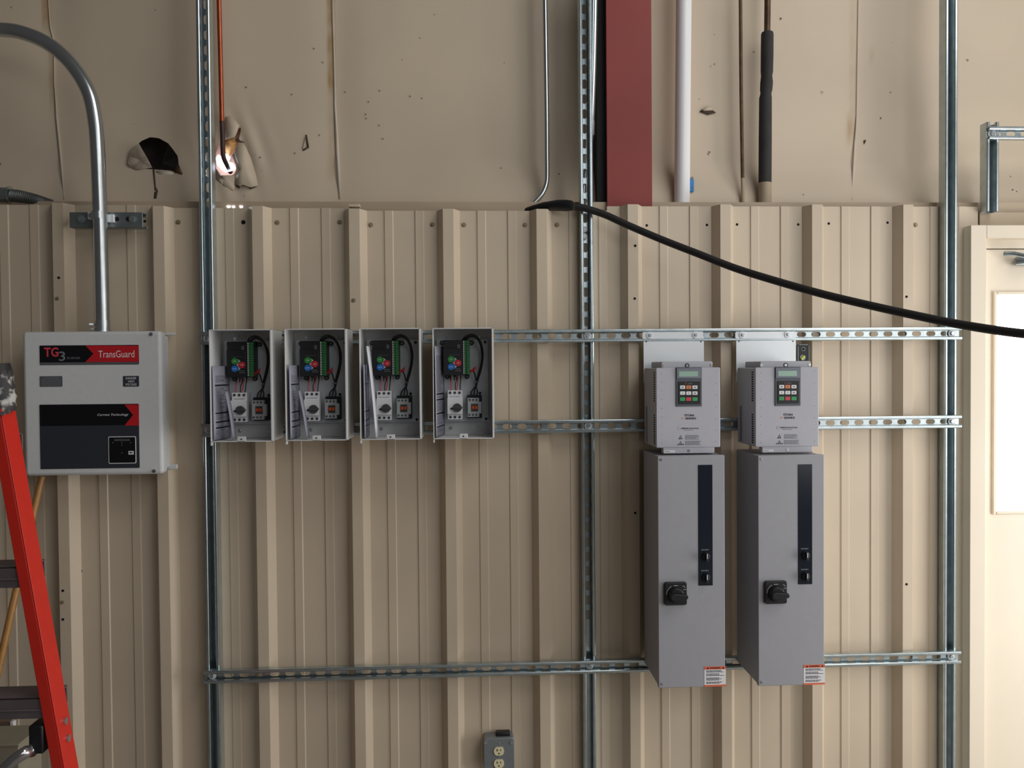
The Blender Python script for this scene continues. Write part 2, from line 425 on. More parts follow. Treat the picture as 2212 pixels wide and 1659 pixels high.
# bright tear with daylight behind
t = [cB(u, v, YI+.05) for u, v in ((200,1400),(230,1150),(330,1060),(480,1010),(540,1200),(520,1420),(460,1560),(330,1580),(240,1540))]
sheet(t, 'tear_cavity', M['litcavity'], upper, lift=.07)
sheet([cB(u, v, YI+.03+random.uniform(-.008,.008)) for u, v in ((262,1350),(280,1320),(310,1335),(340,1310),(375,1318),(385,1345),(370,1380),(410,1395),(432,1430),(425,1450),(380,1462),(345,1468),(310,1445),(275,1410))], 'daylight_gap', M['sky'], upper, .001)
sheet([cB(u, v, YI+.022+random.uniform(-.01,.01)) for u, v in ((338,1190),(385,1175),(432,1178),(456,1215),(440,1262),(410,1300),(378,1335),(345,1290))], 'fiberglass_tuft', M['glowfoam'], upper, .003, lift=-.015)
sheet([cB(u, v, YI-.014) for u, v in ((468,1400),(490,1440),(478,1446),(464,1420))], 'daylight_gap', M['seam'], upper, .001)
FL = mi
def flap(pts, lifts, name='torn_flap'):
    sheet([cB(u, v, min(YI, insY(cB(u, v, YI).x, cB(u, v, YI).z))-.002-l*.5) for (u, v), l in zip(pts, lifts)], name, M['seam'] if name == 'pale_flap' else M['tearflap'], upper, .0015)
M['tearflap'] = mat('torn_vinyl_facing', (206, 190, 168), .55, 0, .05, 8, .15, 30)
flap([(342,1000),(375,990),(430,1030),(462,1072),(445,1100),(425,1165),(390,1180),(340,1190)], [.004,0,.006,.012,.02,.026,.02,.008])
flap([(440,1240),(480,1215),(515,1250),(560,1350),(600,1480),(622,1582),(560,1600),(492,1575),(465,1590),(430,1570),(440,1500),(470,1445),(440,1380),(420,1310)], [.012,.002,0,0,.004,.022,.03,.034,.034,.03,.022,.02,.014,.016])
flap([(258,1430),(300,1500),(360,1495),(420,1500),(425,1600),(410,1625),(330,1590),(262,1530)], [.014,.022,.018,.02,.012,.004,.002,0])
sheet([cB(u, v, insY(cB(u, v, YI).x, cB(u, v, YI).z)-.003) for u, v in ((425,1580),(465,1600),(490,1580),(560,1604),(618,1584),(560,1612),(488,1590),(462,1612))], 'slit', M['slit'], upper, .001)
sheet([cB(u, v, insY(cB(u, v, YI).x, cB(u, v, YI).z)-.003) for u, v in ((450,1170),(470,1200),(512,1214),(470,1218),(445,1212),(425,1190))], 'slit', M['slit'], upper, .001)
# small tears and cracks further along
cC = crop(1060, 0, 720/2212)
def onins(c, u, v, off): p = c(u, v, YI); return c(u, v, insY(p.x, p.z)+off)
sheet([onins(cC, u, v, -.004) for u, v in ((1385,742),(1405,722),(1415,735),(1470,730),(1496,748),(1440,762),(1415,752))], 'slit', M['slit'], upper, .001)
sheet([onins(cC, u, v, -.006) for u, v in ((1400,728),(1440,706),(1470,712),(1475,732),(1418,736))], 'torn_flap', M['tearflap'], upper, .001)
for q in ([(660,291),(663,291),(668,318),(664,319)], [(664,317),(668,319),(655,326),(654,323)], [(658,297),(659,297),(654,322),(653,322)]):
    sheet([onins(px, u, v, -.003) for u, v in q], 'slit', M['slit'], upper, .001)
for q in ([(1252,145),(1256,155),(1249,152)], [(1866,303),(1871,302),(1870,306),(1867,312)], [(1902,253),(1904,254),(1903,258)], [(530,187),(534,188),(531,190)],[(560,339),(564,339),(562,342)],
          [(1685,38),(1689,39),(1687,43)],[(2186,408),(2190,410),(2186,412)],[(2195,412),(2198,414),(2195,415)]) + tuple([(x-1.6,y-1.2),(x+1.8,y+.8),(x+.4,y+2.4)] for x,y in ((678,104),(697,134),(745,198),(820,195),(796,219),(790,246),(791,255),(819,270),(827,299),(690,291),(637,330),(630,203),(886,207))):
    sheet([onins(px, u, v, -.003) for u, v in q], 'slit', M['slit'], upper, .001)
# seams: narrow lapped facing edges
for path in ([(104,0,3),(108,60,3),(116,90,3),(117,180,2),(121,250,5),(130,340,6),(138,430,4)], [(718,0,5),(720,80,4),(722,160,4),(723,230,5),(728,330,8),(734,430,6)],
             [(1854,0,2),(1852,120,2),(1850,250,2.5),(1846,310,5),(1843,370,5.5),(1840,432,2)]):
    mb = MB(); n = len(path); vs = []
    for x, y, w in path:
        for d, o in ((-w/2, -.001), (w/2, -.005)):
            vs.append(onins(px, x+d, y, o))
    mb.add(vs, [(2*i, 2*i+1, 2*i+3, 2*i+2) for i in range(n-1)])
    mb.build('seam', M['seam'], upper, solid=.001)

# ------------------------------------------------------------------ door
door = bpy.data.objects.new('door_1', None); COL.objects.link(door)
xL, xI = P(2096, 900, -.005).x, P(2130, 900, -.005).x
zT, zI = P(2160, 486, -.005).z, P(2160, 515, -.005).z
door.location = (xL, .05, 0); struct(door)
b = MB(); W_ = .92
b.box(xL, -.005, 0, xI, .06, zT); b.box(xI+W_, -.005, 0, xI+W_+(xI-xL), .06, zT); b.box(xI, -.005, zI, xI+W_, .06, zT)
b.build('door_frame', M['doorpaint'], door, bevel=.002)
b = MB(); b.box(xI+W_+(xI-xL)-.01, YP, 0, 3.15, YP+.002, zt(1600, 446)); struct(b.build('wall_back', M['liner'], smooth=False))
zleaf = P(2170, 539, .028).z
b = MB(); wx0, wx1 = P(2150, 900, .028).x, P(2150, 900, .028).x+.60
wz1, wz0 = P(2180, 637, .028).z, P(2180, 1103, .028).z
b.box(xI+.002, .028, .01, wx0, .062, zleaf); b.box(wx1, .028, .01, xI+W_-.002, .062, zleaf)
b.box(wx0, .028, .01, wx1, .062, wz0); b.box(wx0, .028, wz1, wx1, .062, zleaf)
leaf = b.build('door_leaf', M['doorpaint'], door, smooth=False)
b = MB(); b.box(xI, .022, zleaf+.003, xI+W_, .062, zI); b.build('door_stop', M['doorpaint'], door, smooth=False)
b = MB(); e = .012
b.box(wx0-e, .020, wz0-e, wx0, .034, wz1+e); b.box(wx1, .020, wz0-e, wx1+e, .034, wz1+e); b.box(wx0, .020, wz0-e, wx1, .034, wz0); b.box(wx0, .020, wz1, wx1, .034, wz1+e)
b.build('glazing_frame', M['doorpaint'], leaf, bevel=.003)
b = MB(); b.box(wx0, .038, wz0, wx1, .044, wz1); b.build('window_pane', M['glass'], leaf, smooth=False)
b = MB()
b.tube([P(2168, 548, -.0), P(2190, 548, -.01), P(2230, 556, -.05)], .008, 8); b.tube([P(2192, 566, .01), P(2235, 560, -.02)], [.014, .014], 12)
b.box(P(2190,560,.03).x, .0, P(2190,575,.03).z, P(2240,560,.03).x, .022, P(2190,556,.03).z)
b.build('door_closer', M['galvdull'], door, bevel=.002)

# ------------------------------------------------------------------ strut channel
def strut(name, parent, axis, a, b_, c, yback, depth, m, slots=True, w=.0413, facing=-1, slot_from=None):
    """channel running along axis from a to b_, centred on c across; its web at yback, its mouth towards facing*y"""
    h = w/2; prof = []
    d = depth
    half = [(h, 0), (h, d-.003), (h-.0008, d-.0009), (h-.0025, d), (h-.0072, d), (h-.0088, d-.0012), (h-.0095, d-.009)]
    mb = MB()
    def pt(t, s, y): return (t, yback+facing*y, c+s) if axis == 'x' else (c+s, yback+facing*y, t)
    for sg in (1, -1):
        vs = [pt(t, sg*s, y) for t in (a, b_) for s, y in half]; n = len(half)
        mb.add(vs, [(i, i+1, n+i+1, n+i) for i in range(n-1)])
    if not slots:
        mb.add([pt(a,-h,0),pt(b_,-h,0),pt(b_,h,0),pt(a,h,0)], [(0,1,2,3)])
    else:
        n = int((b_-a)/.05); off = a+((b_-a)-n*.05)/2
        if slot_from is not None: n = int((b_-slot_from)/.05); off = b_-n*.05
        if off-a > .0005:
            for q0, q1 in ((a, off), (off+n*.05, b_)): mb.add([pt(q0,-h,0),pt(q1,-h,0),pt(q1,h,0),pt(q0,h,0)], [(0,1,2,3)])
        for k in range(n):
            t0 = off+k*.05; tc_ = t0+.025; r = .0084; L = .0078; K = 6
            inn, out = [], []
            for i in range(K+1):
                an = -math.pi/2+math.pi*i/K
                inn.append((tc_+L+r*math.cos(an), r*math.sin(an))); out.append((t0+.05, -h+2*h*i/K))
            for i in range(K+1):
                an = math.pi/2+math.pi*i/K
                inn.append((tc_-L+r*math.cos(an), r*math.sin(an))); out.append((t0, h-2*h*i/K))
            N = len(inn)
            mb.add([pt(*p, 0) for p in inn]+[pt(*p, 0) for p in out], [(i, (i+1)%N, N+(i+1)%N, N+i) for i in range(N)])
    return mb.build(name, m, parent, solid=.0024, offset=0, smooth=False)
def bolt(p, parent, y, r=.008, washer=.016, m='bolt', wy=.003):
    mb = MB(); mb.disc(p.x, p.z, washer, y-wy, y, 24); mb.build('washer', M['zinc'], parent)
    mb = MB(); mb.disc(p.x, p.z, r, y-wy-.006, y-wy, 6); mb.build('bolt', M[m], parent, bevel=.0008)

zr = [P(1000, 726.5, -.015).z, P(1000, 920, -.015).z, P(1000, 1447, -.015).z]
zr = [(P(432,729.3,-.02).z+P(2070,721.2,-.02).z)/2, (P(435,930.5,-.02).z+P(2070,910.5,-.02).z)/2, (P(442,1463,-.02).z+P(2070,1420.5,-.02).z)/2]
pX = [-.8465, .4045, 1.656]
xa, xb = P(434, 930, -.02).x, P(2077, 910, -.02).x
LP = ['leftmost tall slotted steel channel post, between grey surge panel and open starter boxes',
      'middle tall slotted steel channel post, between starter boxes and grey drives, beside red column',
      'rightmost tall slotted steel channel post, standing just left of the cream door']
for i in range(3):
    r_ = thing('strut_post', LP[i], 'strut post', (pX[i], .041, 0), 'tall strut posts')
    strut('channel', r_, 'z', 0, 3.3, pX[i], .0405, .040, M['galv'], slot_from=(2.08, .66, 2.08)[i])
    if i == 1:
        for v in (496, 511):
            p = P(1262, v, .03); mb = MB(); mb.disc(p.x, p.z, .0105, .024, .038, 18); mb.disc(p.x, p.z, .006, .019, .024, 6); mb.build('spring_nut', M['zinc'], r_)
LR = ['top horizontal slotted strut rail, running behind tops of starter boxes and drive plates',
      'middle horizontal slotted strut rail, running behind bottoms of starter boxes and behind drives',
      'bottom horizontal slotted strut rail, behind lower ends of grey enclosures']
xs_ = [(P(432, 729, -.02).x, xb), (xa, xb), (P(440, 1463, -.02).x, xb)]
for i in range(3):
    r_ = thing('strut_rail', LR[i], 'strut rail', (xs_[i][0], 0, zr[i]), 'horizontal strut rails')
    strut('channel', r_, 'x', xs_[i][0], xs_[i][1], zr[i], -.0015, .0206, M['galv'])
    for k in range(3):
        bolt(Vector((pX[k], 0, zr[i])), r_, -.004, .007, .0125)

# short frame above the door
cE = crop(1760, 0, 452/1442)
xv = (cE(1195,1150,0).x+cE(1262,1150,0).x)/2
r_ = thing('strut_stub', 'short vertical strut channel standing above the cream door head', 'strut post', (xv, .04, cE(1230,1460,0).z))
strut('channel', r_, 'z', cE(1230,1455,0).z, cE(1230,840,0).z, xv, .0405, .040, M['galv'])
p = cE(1210, 1415, .03); bolt(Vector((xv-.004, 0, p.z)), r_, .037, .006, .01)
zh = cE(1320, 915, -.02).z
r_ = thing('strut_crossbar', 'horizontal strut channel bolted across short post above door', 'strut rail', (cE(1200,915,-.02).x, 0, zh))
strut('channel', r_, 'x', cE(1203,915,-.02).x, 2.25, zh, -.0015, .0206, M['galv'])
bolt(Vector((cE(1240,915,-.02).x, 0, zh)), r_, -.004, .009, .0145)

# ------------------------------------------------------------------ left: big conduit, bracket, surge panel
c8 = crop(0, 390, 420/2111)
YB = -.062
pth = spline([P(x, y, YB) for x, y in ((221.5,716),(219.5,600),(216.5,470),(214,400),(211,330),(206,266),(193,204),(168,157),(134.5,118),(92.5,88),(42,69),(0,64),(-60,62),(-200,60))], 8)
r_ = thing('bent_conduit', 'thick galvanized conduit curving left from top of grey surge panel', 'conduit', P(221, 716, YB))
MB().tube(pth, .0222, 24).build('pipe', M['emt'], r_)
def ringpart(name, y0, y1, rad, m, par, xc=None):
    a = P(xc[0], y0, YB); c = P(xc[1], y1, YB); MB().tube([a, c], rad, 24).build(name, m, par)
ringpart('coupling', 692, 718, .0235, M['bolt'], r_, (221.2, 221.6))
p = P(221, 702, YB); b = MB(); b.tube([p+Vector((-.024, -.012, 0)), p+Vector((-.034, -.018, 0))], .006, 8); b.tube([p+Vector((-.022, -.012, -.013)), p+Vector((-.03, -.016, -.013))], .004, 8); b.build('set_screw', M['bolt'], r_)
x0, z0, x1, z1 = rect(c8, 755, 345, 1550, 512, -.0375)
r_ = thing('strut_bracket', 'short horizontal strut bracket behind the thick bent conduit', 'strut bracket', ((x0+x1)/2, .0, (z0+z1)/2))
b = MB(); YK = -.0385
b.box(x0, YK, z0, x1, YK+.0025, z1); b.box(x0, YK, z0, x1, .003, z0+.0025); b.box(x0, YK, z1-.0025, x1, .003, z1)
b.box(x0, .0005, z0, x1, .003, z0+.010); b.box(x0, .0005, z1-.010, x1, .003, z1)
b.build('channel', M['galvdull'], r_, bevel=.002)
for u in (885, 1440):
    p = c8(u, 420, YK); mb = MB(); mb.disc(p.x, p.z, .0085, YK-.008, YK, 6); mb.disc(p.x, p.z, .012, YK-.002, YK, 18); mb.build('bolt', M['bolt'], r_)
for u in (1268, 1392):
    p = c8(u, 418, YK); mb = MB(); mb.disc(p.x, p.z, .0075, YK-.0008, YK, 16); mb.build('slot_hole', M['hole'], r_)
pz = c8(1080, 378, YB)
r_ = thing('pipe_clamp', 'shiny strap clamp holding thick conduit to the short strut bracket', 'pipe clamp', pz)
MB().tube([pz+Vector((0,0,.0115)), pz-Vector((0,0,.0115))], .0238, 24).build('strap', M['bolt'], r_)
b = MB(); b.box(pz.x-.038, -.060, pz.z-.012, pz.x-.02, -.0390, pz.z+.012); b.build('clamp_ear', M['zinc'], r_, bevel=.002)
b = MB(); b.disc(pz.x-.026, pz.z, .007, -.068, -.060, 6); b.build('clamp_screw', M['bolt'], r_)
b = MB(); b.box(pz.x+.02, -.050, pz.z-.02, pz.x+.04, -.0390, pz.z+.006); b.build('clamp_ear', M['zinc'], r_, bevel=.002)

c2 = crop(0, 680, 480/2212)
YF = -.098
x0, z0, x1, z1 = rect(c2, 232, 165, 1612, 1597, YF)
sp_ = thing('surge_panel', 'grey surge protection panel with black and red plates, on ribbed wall at left', 'electrical panel', ((x0+x1)/2, .0, z0))
b = MB(); b.rrect(x0+.012, z0+.012, x1-.012, z1-.012, .006, YF+.028, .003); b.build('enclosure_back', M['panelgrey'], sp_)
b = MB(); b.rrect(x0, z0, x1, z1, .012, YF, YF+.045, 5); b.build('cover', M['panelgrey'], sp_, bevel=.010, seg=4)
cv = sp_.children[-1]
for u, v in ((1505,192),(1535,1555)):
    p = c2(u, v, YF); b = MB(); b.disc(p.x, p.z, .0055, YF-.003, YF+.001, 14); b.disc(p.x, p.z, .0035, YF-.0045, YF-.003, 14); b.build('cover_screw', M['galvdull'], sp_)
for v0, v1 in ((180, 205), (1490, 1540)):
    za, zb = c2(1600, v1, -.005).z, c2(1600, v0, -.005).z
    b = MB(); b.box(x1-.03, -.004, za, x1+.014, .003, zb); b.build('mounting_tab', M['panelgrey'], sp_, bevel=.003)
p = P(221, 716, YB); b = MB(); b.tube([p+Vector((0,0,.004)), p-Vector((0,0,.025))], .027, 20); b.build('conduit_hub', M['bolt'], sp_)
yl = YF-.0012
def plate(c, u0, v0, u1, v1, m, par, name, y0=None, r=.002, Yf=YF, t=.0012):
    a = rect(c, u0, v0, u1, v1, Yf); b = MB(); b.rrect(a[0], a[1], a[2], a[3], r, Yf-t, Yf, 3); return b.build(name, m, par, smooth=False)
np_ = plate(c2, 397, 303, 1383, 497, M['black'], sp_, 'name_plate')
def arrow(par, u0, um, u1, v0, v1, m, Y, c=c2):
    vm = (v0+v1)/2; q = [(u0,v0),(u1,v0),(u1,v1),(u0,v1),(um,vm)]
    q = [c(u, v, Y) for u, v in q]; b = MB(); b.prism([(p.x, p.z) for p in q], Y-.0005, Y+.0003); return b.build('red_arrow', m, par, smooth=False)
arrow(np_, 850, 930, 1380, 307, 470, M['red'], yl)
a = rect(c2, 400, 472, 1380, 494, yl); b = MB(); b.box(a[0], yl-.0005, a[1], a[2], yl, a[3]); b.build('grey_band', M['midgrey'], np_, smooth=False)
def ctext(s, c, u0, v0, u1, v1, Y, m, par, **k):
    a = rect(c, u0, v0, u1, v1, Y); return text(s, (a[0]+a[2])/2, (a[1]+a[3])/2, a[2]-a[0], a[3]-a[1], Y-.0006, m, par, **k)
ctext('TG', c2, 440, 325, 582, 418, yl, M['pink'], np_, bold=.02)
ctext('3', c2, 587, 365, 650, 460, yl, M['palegrey'], np_, bold=.01)
ctext('SURGE', c2, 667, 420, 797, 440, yl, M['palegrey'], np_)
ctext('TransGuard', c2, 980, 356, 1338, 425, yl, M['white'], np_)
sl = plate(c2, 398, 611, 622, 716, M['midgrey'], sp_, 'small_sign')
a = rect(c2, 410, 618, 610, 708, yl); print_lines(a[0], a[1], a[2], a[3], 5, yl-.0004, M['palegrey'], sl, seed=4, align='c')
sl = plate(c2, 1227, 609, 1384, 714, M['darkgrey'], sp_, 'danger_sign'); sl['label'] = 'dark sign reading danger high voltage'
ctext('DANGER', c2, 1253, 620, 1357, 643, yl, M['white'], sl); ctext('HIGH', c2, 1277, 652, 1335, 674, yl, M['white'], sl); ctext('VOLTAGE', c2, 1248, 682, 1360, 705, yl, M['white'], sl)
bp_ = plate(c2, 400, 890, 1386, 1530, M['darkgrey'], sp_, 'front_plate')
a = rect(c2, 402, 893, 1383, 1102, yl); b = MB(); b.box(a[0], yl-.0004, a[1], a[2], yl, a[3]); b.build('black_band', M['black'], bp_, smooth=False)
arrow(bp_, 1240, 1325, 1383, 893, 1102, M['red'], yl-.0004)
ctext('Current Technology', c2, 970, 982, 1280, 1012, yl-.0004, M['white'], bp_, shear=.25)
mw = plate(c2, 1082, 1210, 1358, 1480, M['white'], sp_, 'monitor_window', r=.004, t=.0022)
a = rect(c2, 1090, 1218, 1350, 1472, YF); b = MB(); b.rrect(a[0], a[1], a[2], a[3], .003, YF-.0028, YF-.002, 3); b.build('window_face', M['black'], mw, smooth=False)
a = rect(c2, 1283, 1355, 1335, 1390, YF); b = MB(); b.box(a[0], YF-.0034, a[1], a[2], YF-.0028, a[3]); b.build('window_sticker', M['white'], mw, smooth=False)
a = rect(c2, 1120, 1232, 1320, 1258, YF); print_lines(a[0], a[1], a[2], a[3], 2, YF-.003, M['palegrey'], mw, seed=3, align='c', fill=.4)
a = rect(c2, 1290, 1362, 1328, 1382, YF); print_lines(a[0], a[1], a[2], a[3], 1, YF-.0036, M['black'], mw, seed=3, align='c', fill=.6)
for u, v in ((1128,1272),(1217,1272),(1305,1272),(1217,1296),(1217,1374)):
    p = c2(u, v, YF); b = MB(); b.disc(p.x, p.z, .0016, YF-.0032, YF-.0026, 10); b.build('indicator_lamp', M['palegrey'], mw)

# ------------------------------------------------------------------ motor starters (built as the fourth, then copied)
c5 = crop(760, 690, 340/2014)
YSB, YSF = -.0225, -.172
YPL = -.036                                          # face of inner plate
fx0, fz0, fx1, fz1 = rect(c5, 1036, 107, 1818, 1529, YSF)
def make_starter():
    r_ = thing('motor_starter', '', 'motor starter', ((fx0+fx1)/2, YSB, fz0))
    t = .002
    b = MB(); b.box(fx0, YSB-t, fz0, fx1, YSB, fz1)
    b.box(fx0, YSF, fz0, fx0+t, YSB, fz1); b.box(fx1-t, YSF, fz0, fx1, YSB, fz1)
    b.box(fx0, YSF, fz0, fx1, YSB, fz0+t); b.box(fx0, YSF, fz1-t, fx1, YSB, fz1)
    L = .006                                         # folded lip round the mouth
    b.box(fx1-L, YSF-.001, fz0, fx1, YSF+.001, fz1); b.box(fx0, YSF-.001, fz0, fx0+.003, YSF+.001, fz1)
    b.box(fx0, YSF-.001, fz1-.003, fx1, YSF+.001, fz1); b.box(fx0, YSF-.001, fz0, fx1, YSF+.001, fz0+.003)
    b.box(fx0-.0005, YSF, fz0-.011, fx0+.0035, YSF+.02, fz0)
    b.build('enclosure', M['boxgrey'], r_, bevel=.0008)
    a = rect(c5, 1378, 1462, 1484, 1530, YSF); b = MB(); b.box(a[0], YSF-.001, fz0, a[2], YSF+.003, a[3]); tb = b.build('latch_tab', M['boxgrey'], r_, bevel=.001)
    p = c5(1430, 1494, YSF); b = MB(); b.disc(p.x, p.z, .0025, YSF-.0022, YSF-.0009, 10); b.build('tab_hole', M['darkgrey'], tb)
    a = rect(c5, 1090, 255, 1745, 1305, YPL); b = MB(); b.box(a[0], YPL, a[1], a[2], YPL+.0025, a[3]); b.box(a[0]+.01, YPL+.002, a[1]+.01, a[0]+.025, YSB, a[3]-.01); b.box(a[2]-.025, YPL+.002, a[1]+.01, a[2]-.01, YSB, a[3]-.01); b.build('back_plate', M['plate'], r_, bevel=.0006)
    for u, v in ((1215,228),(1625,226),(1265,1390),(1628,1382)):
        p = c5(u, v, YSB); b = MB(); b.disc(p.x, p.z, .0062, YSB-.0035, YSB-.002, 16); b.disc(p.x, p.z, .004, YSB-.007, YSB-.0035, 6); b.build('mounting_bolt', M['bolt'], r_)
    for u, v in ((1705,290),(1640,942),(1718,1272)):
        p = c5(u, v, YPL); b = MB(); b.disc(p.x, p.z, .0045, YPL-.002, YPL, 12); b.build('plate_screw', M['ctrl'], r_)
    # controller
    YCf = -.088
    a = rect(c5, 1172, 262, 1510, 712, YCf)
    b = MB(); b.box(a[0], YCf, a[1], a[2], YPL, a[3])
    b2 = rect(c5, 1172, 370, 1425, 712, YCf); b.box(b2[0]-.001, YCf-.004, b2[1]-.001, b2[2]-.004, YCf+.01, b2[3])
    ct = b.build('controller', M['ctrl'], r_, bevel=.0015)
    Yc = YCf-.004
    for u, v in ((1155,298),(1533,298),(1222,735),(1476,731)):
        p = c5(u, v, YPL); b = MB(); b.disc(p.x, p.z, .0075, YPL-.008, YPL, 16); e_ = b.build('mounting_ear', M['ctrl'], ct); 
        b = MB(); b.disc(p.x, p.z, .0035, YPL-.0095, YPL-.008, 12); b.build('ear_screw', M['galvdull'], ct)
    a = rect(c5, 1447, 272, 1506, 702, YCf); b = MB(); b.box(a[0], YCf-.005, a[1], a[2], YCf+.002, a[3])
    n = 14
    for k in range(n):
        z0_ = a[1]+(a[3]-a[1])*k/n; z1_ = a[1]+(a[3]-a[1])*(k+.82)/n
        b.box(a[0]+.0065, YCf-.011, z0_, a[2]+.0006, YCf-.004, z1_)
    b.build('terminal_strip', M['green'], ct, smooth=False)
    a = rect(c5, 1427, 270, 1443, 700, YCf); b = MB()
    for k in range(n):
        b.box(a[0], YCf-.001, a[1]+(a[3]-a[1])*(k+.08)/n, a[2], YCf+.001, a[1]+(a[3]-a[1])*(k+.86)/n)
    b.build('number_strip', M['white'], ct, smooth=False)
    a = rect(c5, 1350, 318, 1386, 372, YCf); b = MB(); b.box(a[0], YCf-.001, a[1], a[2], YCf+.001, a[3]); b.build('data_port', M['midgrey'], ct, smooth=False)
    for s, u, v, d, m_ in (('ON',1270,510,1,'btngreen'),('OFF',1362,557,-1,'btnred'),('AUTO',1270,606,1,'btnblue')):
        q = c5(u, v, Yc); R_ = .0103
        pts = [(q.x+R_*math.cos(an)*d, q.z+R_*math.sin(an)) for an in [math.radians(40+280*i/20) for i in range(21)]]+[(q.x+d*R_*1.45, q.z)]
        b = MB(); b.prism(pts, Yc-.0012, Yc); bt = b.build(m_[3:]+'_button', M[m_], ct, smooth=False)
        text(s, q.x, q.z, .0085 if len(s) < 4 else .013, .0042, Yc-.0015, M['white'], bt)
        b = MB(); b.prism([(q.x+d*R_*.98, q.z+.006), (q.x+d*R_*1.75, q.z), (q.x+d*R_*.98, q.z-.006), (q.x+d*R_*1.35, q.z)], Yc-.0009, Yc); b.build('button_tip', M['white'], bt, smooth=False)
    a = rect(c5, 1325, 622, 1405, 668, Yc); print_lines(a[0], a[1], a[2], a[3], 2, Yc-.0004, M['palegrey'], ct, fill=.3, seed=5)
    a = rect(c5, 1245, 445, 1385, 460, Yc); print_lines(a[0], a[1], a[2], a[3], 1, Yc-.0004, M['midgrey'], ct, fill=.35, seed=6)
    # breaker
    YBf = -.098
    a = rect(c5, 1226, 907, 1415, 1280, YBf+.012)
    b = MB(); b.box(a[0], YBf+.012, a[1], a[2], YPL, a[3])
    a2 = rect(c5, 1222, 1006, 1418, 1212, YBf); b.box(a2[0], YBf, a2[1], a2[2], YBf+.03, a2[3])
    br = b.build('breaker', M['breaker'], r_, bevel=.0012)
    for v, us in ((938, (1258,1318,1378)), (1250, (1262,1320,1380))):
        for u in us:
            p = c5(u, v, YBf+.012); b = MB(); b.disc(p.x, p.z, .0043, YBf+.0105, YBf+.0125, 14); tsx = b.build('terminal_screw', M['knob'], br)
    a = rect(c5, 1250, 982, 1385, 994, YBf+.012); print_lines(a[0], a[1], a[2], a[3], 1, YBf+.0115, M['midgrey'], br, seed=2, fill=.5)
    q = c5(1348, 1128, YBf); R_ = .0138
    pts = [(q.x+R_*math.cos(an), q.z+R_*math.sin(an)) for an in [math.radians(40+280*i/24) for i in range(25)]]+[(q.x+R_*1.28, q.z)]
    b = MB(); b.prism(pts, YBf-.012, YBf); b.box(q.x-.012, YBf-.016, q.z-.0035, q.x+.014, YBf-.01, q.z+.0035); b.build('knob', M['knob'], br, bevel=.001)
    p = c5(1275, 1141, YBf); b = MB(); b.box(p.x-.003, YBf-.003, p.z-.0025, p.x+.004, YBf, p.z+.0025); b.build('test_trip', M['ctrl'], br, smooth=False)
    # contactor
    YKf = -.092
    a = rect(c5, 1482, 1005, 1630, 1250, YKf); b = MB(); b.box(a[0], YKf, a[1], a[2], YKf+.022, a[3])
    a3 = rect(c5, 1482, 1055, 1660, 1205, YKf); b.box(a3[0], YKf+.001, a3[1], a3[2], YKf+.022, a3[3])
    k_ = b.build('contactor', M['contactor'], r_, bevel=.0012)
    a = rect(c5, 1478, 970, 1665, 1262, YKf+.022); b = MB(); b.box(a[0], YKf+.02, a[1], a[2], YPL, a[3]); b.build('contactor_base', M['ctrl'], k_, bevel=.001)
    a = rect(c5, 1528, 1080, 1614, 1176, YKf); b = MB(); b.box(a[0], YKf-.003, a[1], a[2], YKf+.002, a[3]); b.build('window_surround', M['knob'], k_, bevel=.0008)
    a = rect(c5, 1536, 1106, 1608, 1146, YKf); b = MB(); mdx = (a[0]+a[2])/2; b.box(a[0], YKf-.006, a[1], mdx-.001, YKf-.002, a[3]); b.box(mdx+.001, YKf-.006, a[1], a[2], YKf-.002, a[3]); b.build('position_indicator', M['orange'], k_, bevel=.0008)
    for v, us in ((1030, (1508,1552,1596)), (1220, (1505,1549,1593))):
        for u in us:
            p = c5(u, v, YKf); b = MB(); b.disc(p.x, p.z, .0036, YKf-.001, YKf+.001, 12); b.build('terminal_screw', M['midgrey'], k_)
    # wiring
    W = lambda pts: spline([c5(u, v, y) for u, v, y in pts], 6)
    b = MB()
    b.tube(W([(1415,270,-.07),(1450,225,-.09),(1520,195,-.1),(1590,215,-.1),(1645,290,-.09),(1672,400,-.075),(1672,520,-.07),(1645,660,-.065),(1605,790,-.06),(1590,860,-.06)]), .0032, 8)
    b.tube(W([(1440,262,-.066),(1500,225,-.09),(1570,225,-.095),(1630,285,-.09),(1660,390,-.08),(1664,520,-.075),(1640,640,-.07),(1600,780,-.065),(1588,860,-.06)]), .003, 8)
    b.build('cable_loop', M['rubber'], r_)
    for u in (1525, 1562, 1598):
        b = MB(); b.tube(W([(1598,790,-.062),(1590,850,-.066),(u+8,920,-.066),(u,985,-.066)]), .0021, 8); b.build('wire', M['rubber'], r_)
    b = MB(); b.tube(W([(1605,800,-.062),(1585,760,-.07),(1570,690,-.075),(1550,660,-.08)]), .0022, 8); b.build('wire', M['rubber'], r_)
    p = c5(1602, 800, -.062); b = MB(); b.tube([p+Vector((-.001,0,.002)), p+Vector((0,0,-.002))], .007, 12); b.build('cable_tie', M['palegrey'], r_)
    for dv in (0, 24, 48):
        b = MB(); b.tube(W([(1512,660+dv*.5,-.088),(1545,640+dv*.4,-.09),(1588,602+dv,-.09)]), .0016, 8); b.build('red_wire', M['redwire'], r_)
    for u, sp2 in ((1262, 6), (1320, 22), (1350, 4)):
        b = MB(); b.tube(W([(u,712,-.06),(u+sp2,760,-.068),(u+6,830,-.074),(u+8 if u != 1350 else 1340,912,-.082)]), .0017, 8)
        b.build('red_wire' if u != 1320 else 'wire', M['redwire'] if u != 1320 else M['rubber'], r_)
    for u, d in ((1258, 5), (1300, 12)):
        b = MB(); b.tube(W([(u,705,-.06),(u+d,740,-.07),(u+d,780,-.072)]), .002, 8); b.build('wire', M['rubber'], r_)
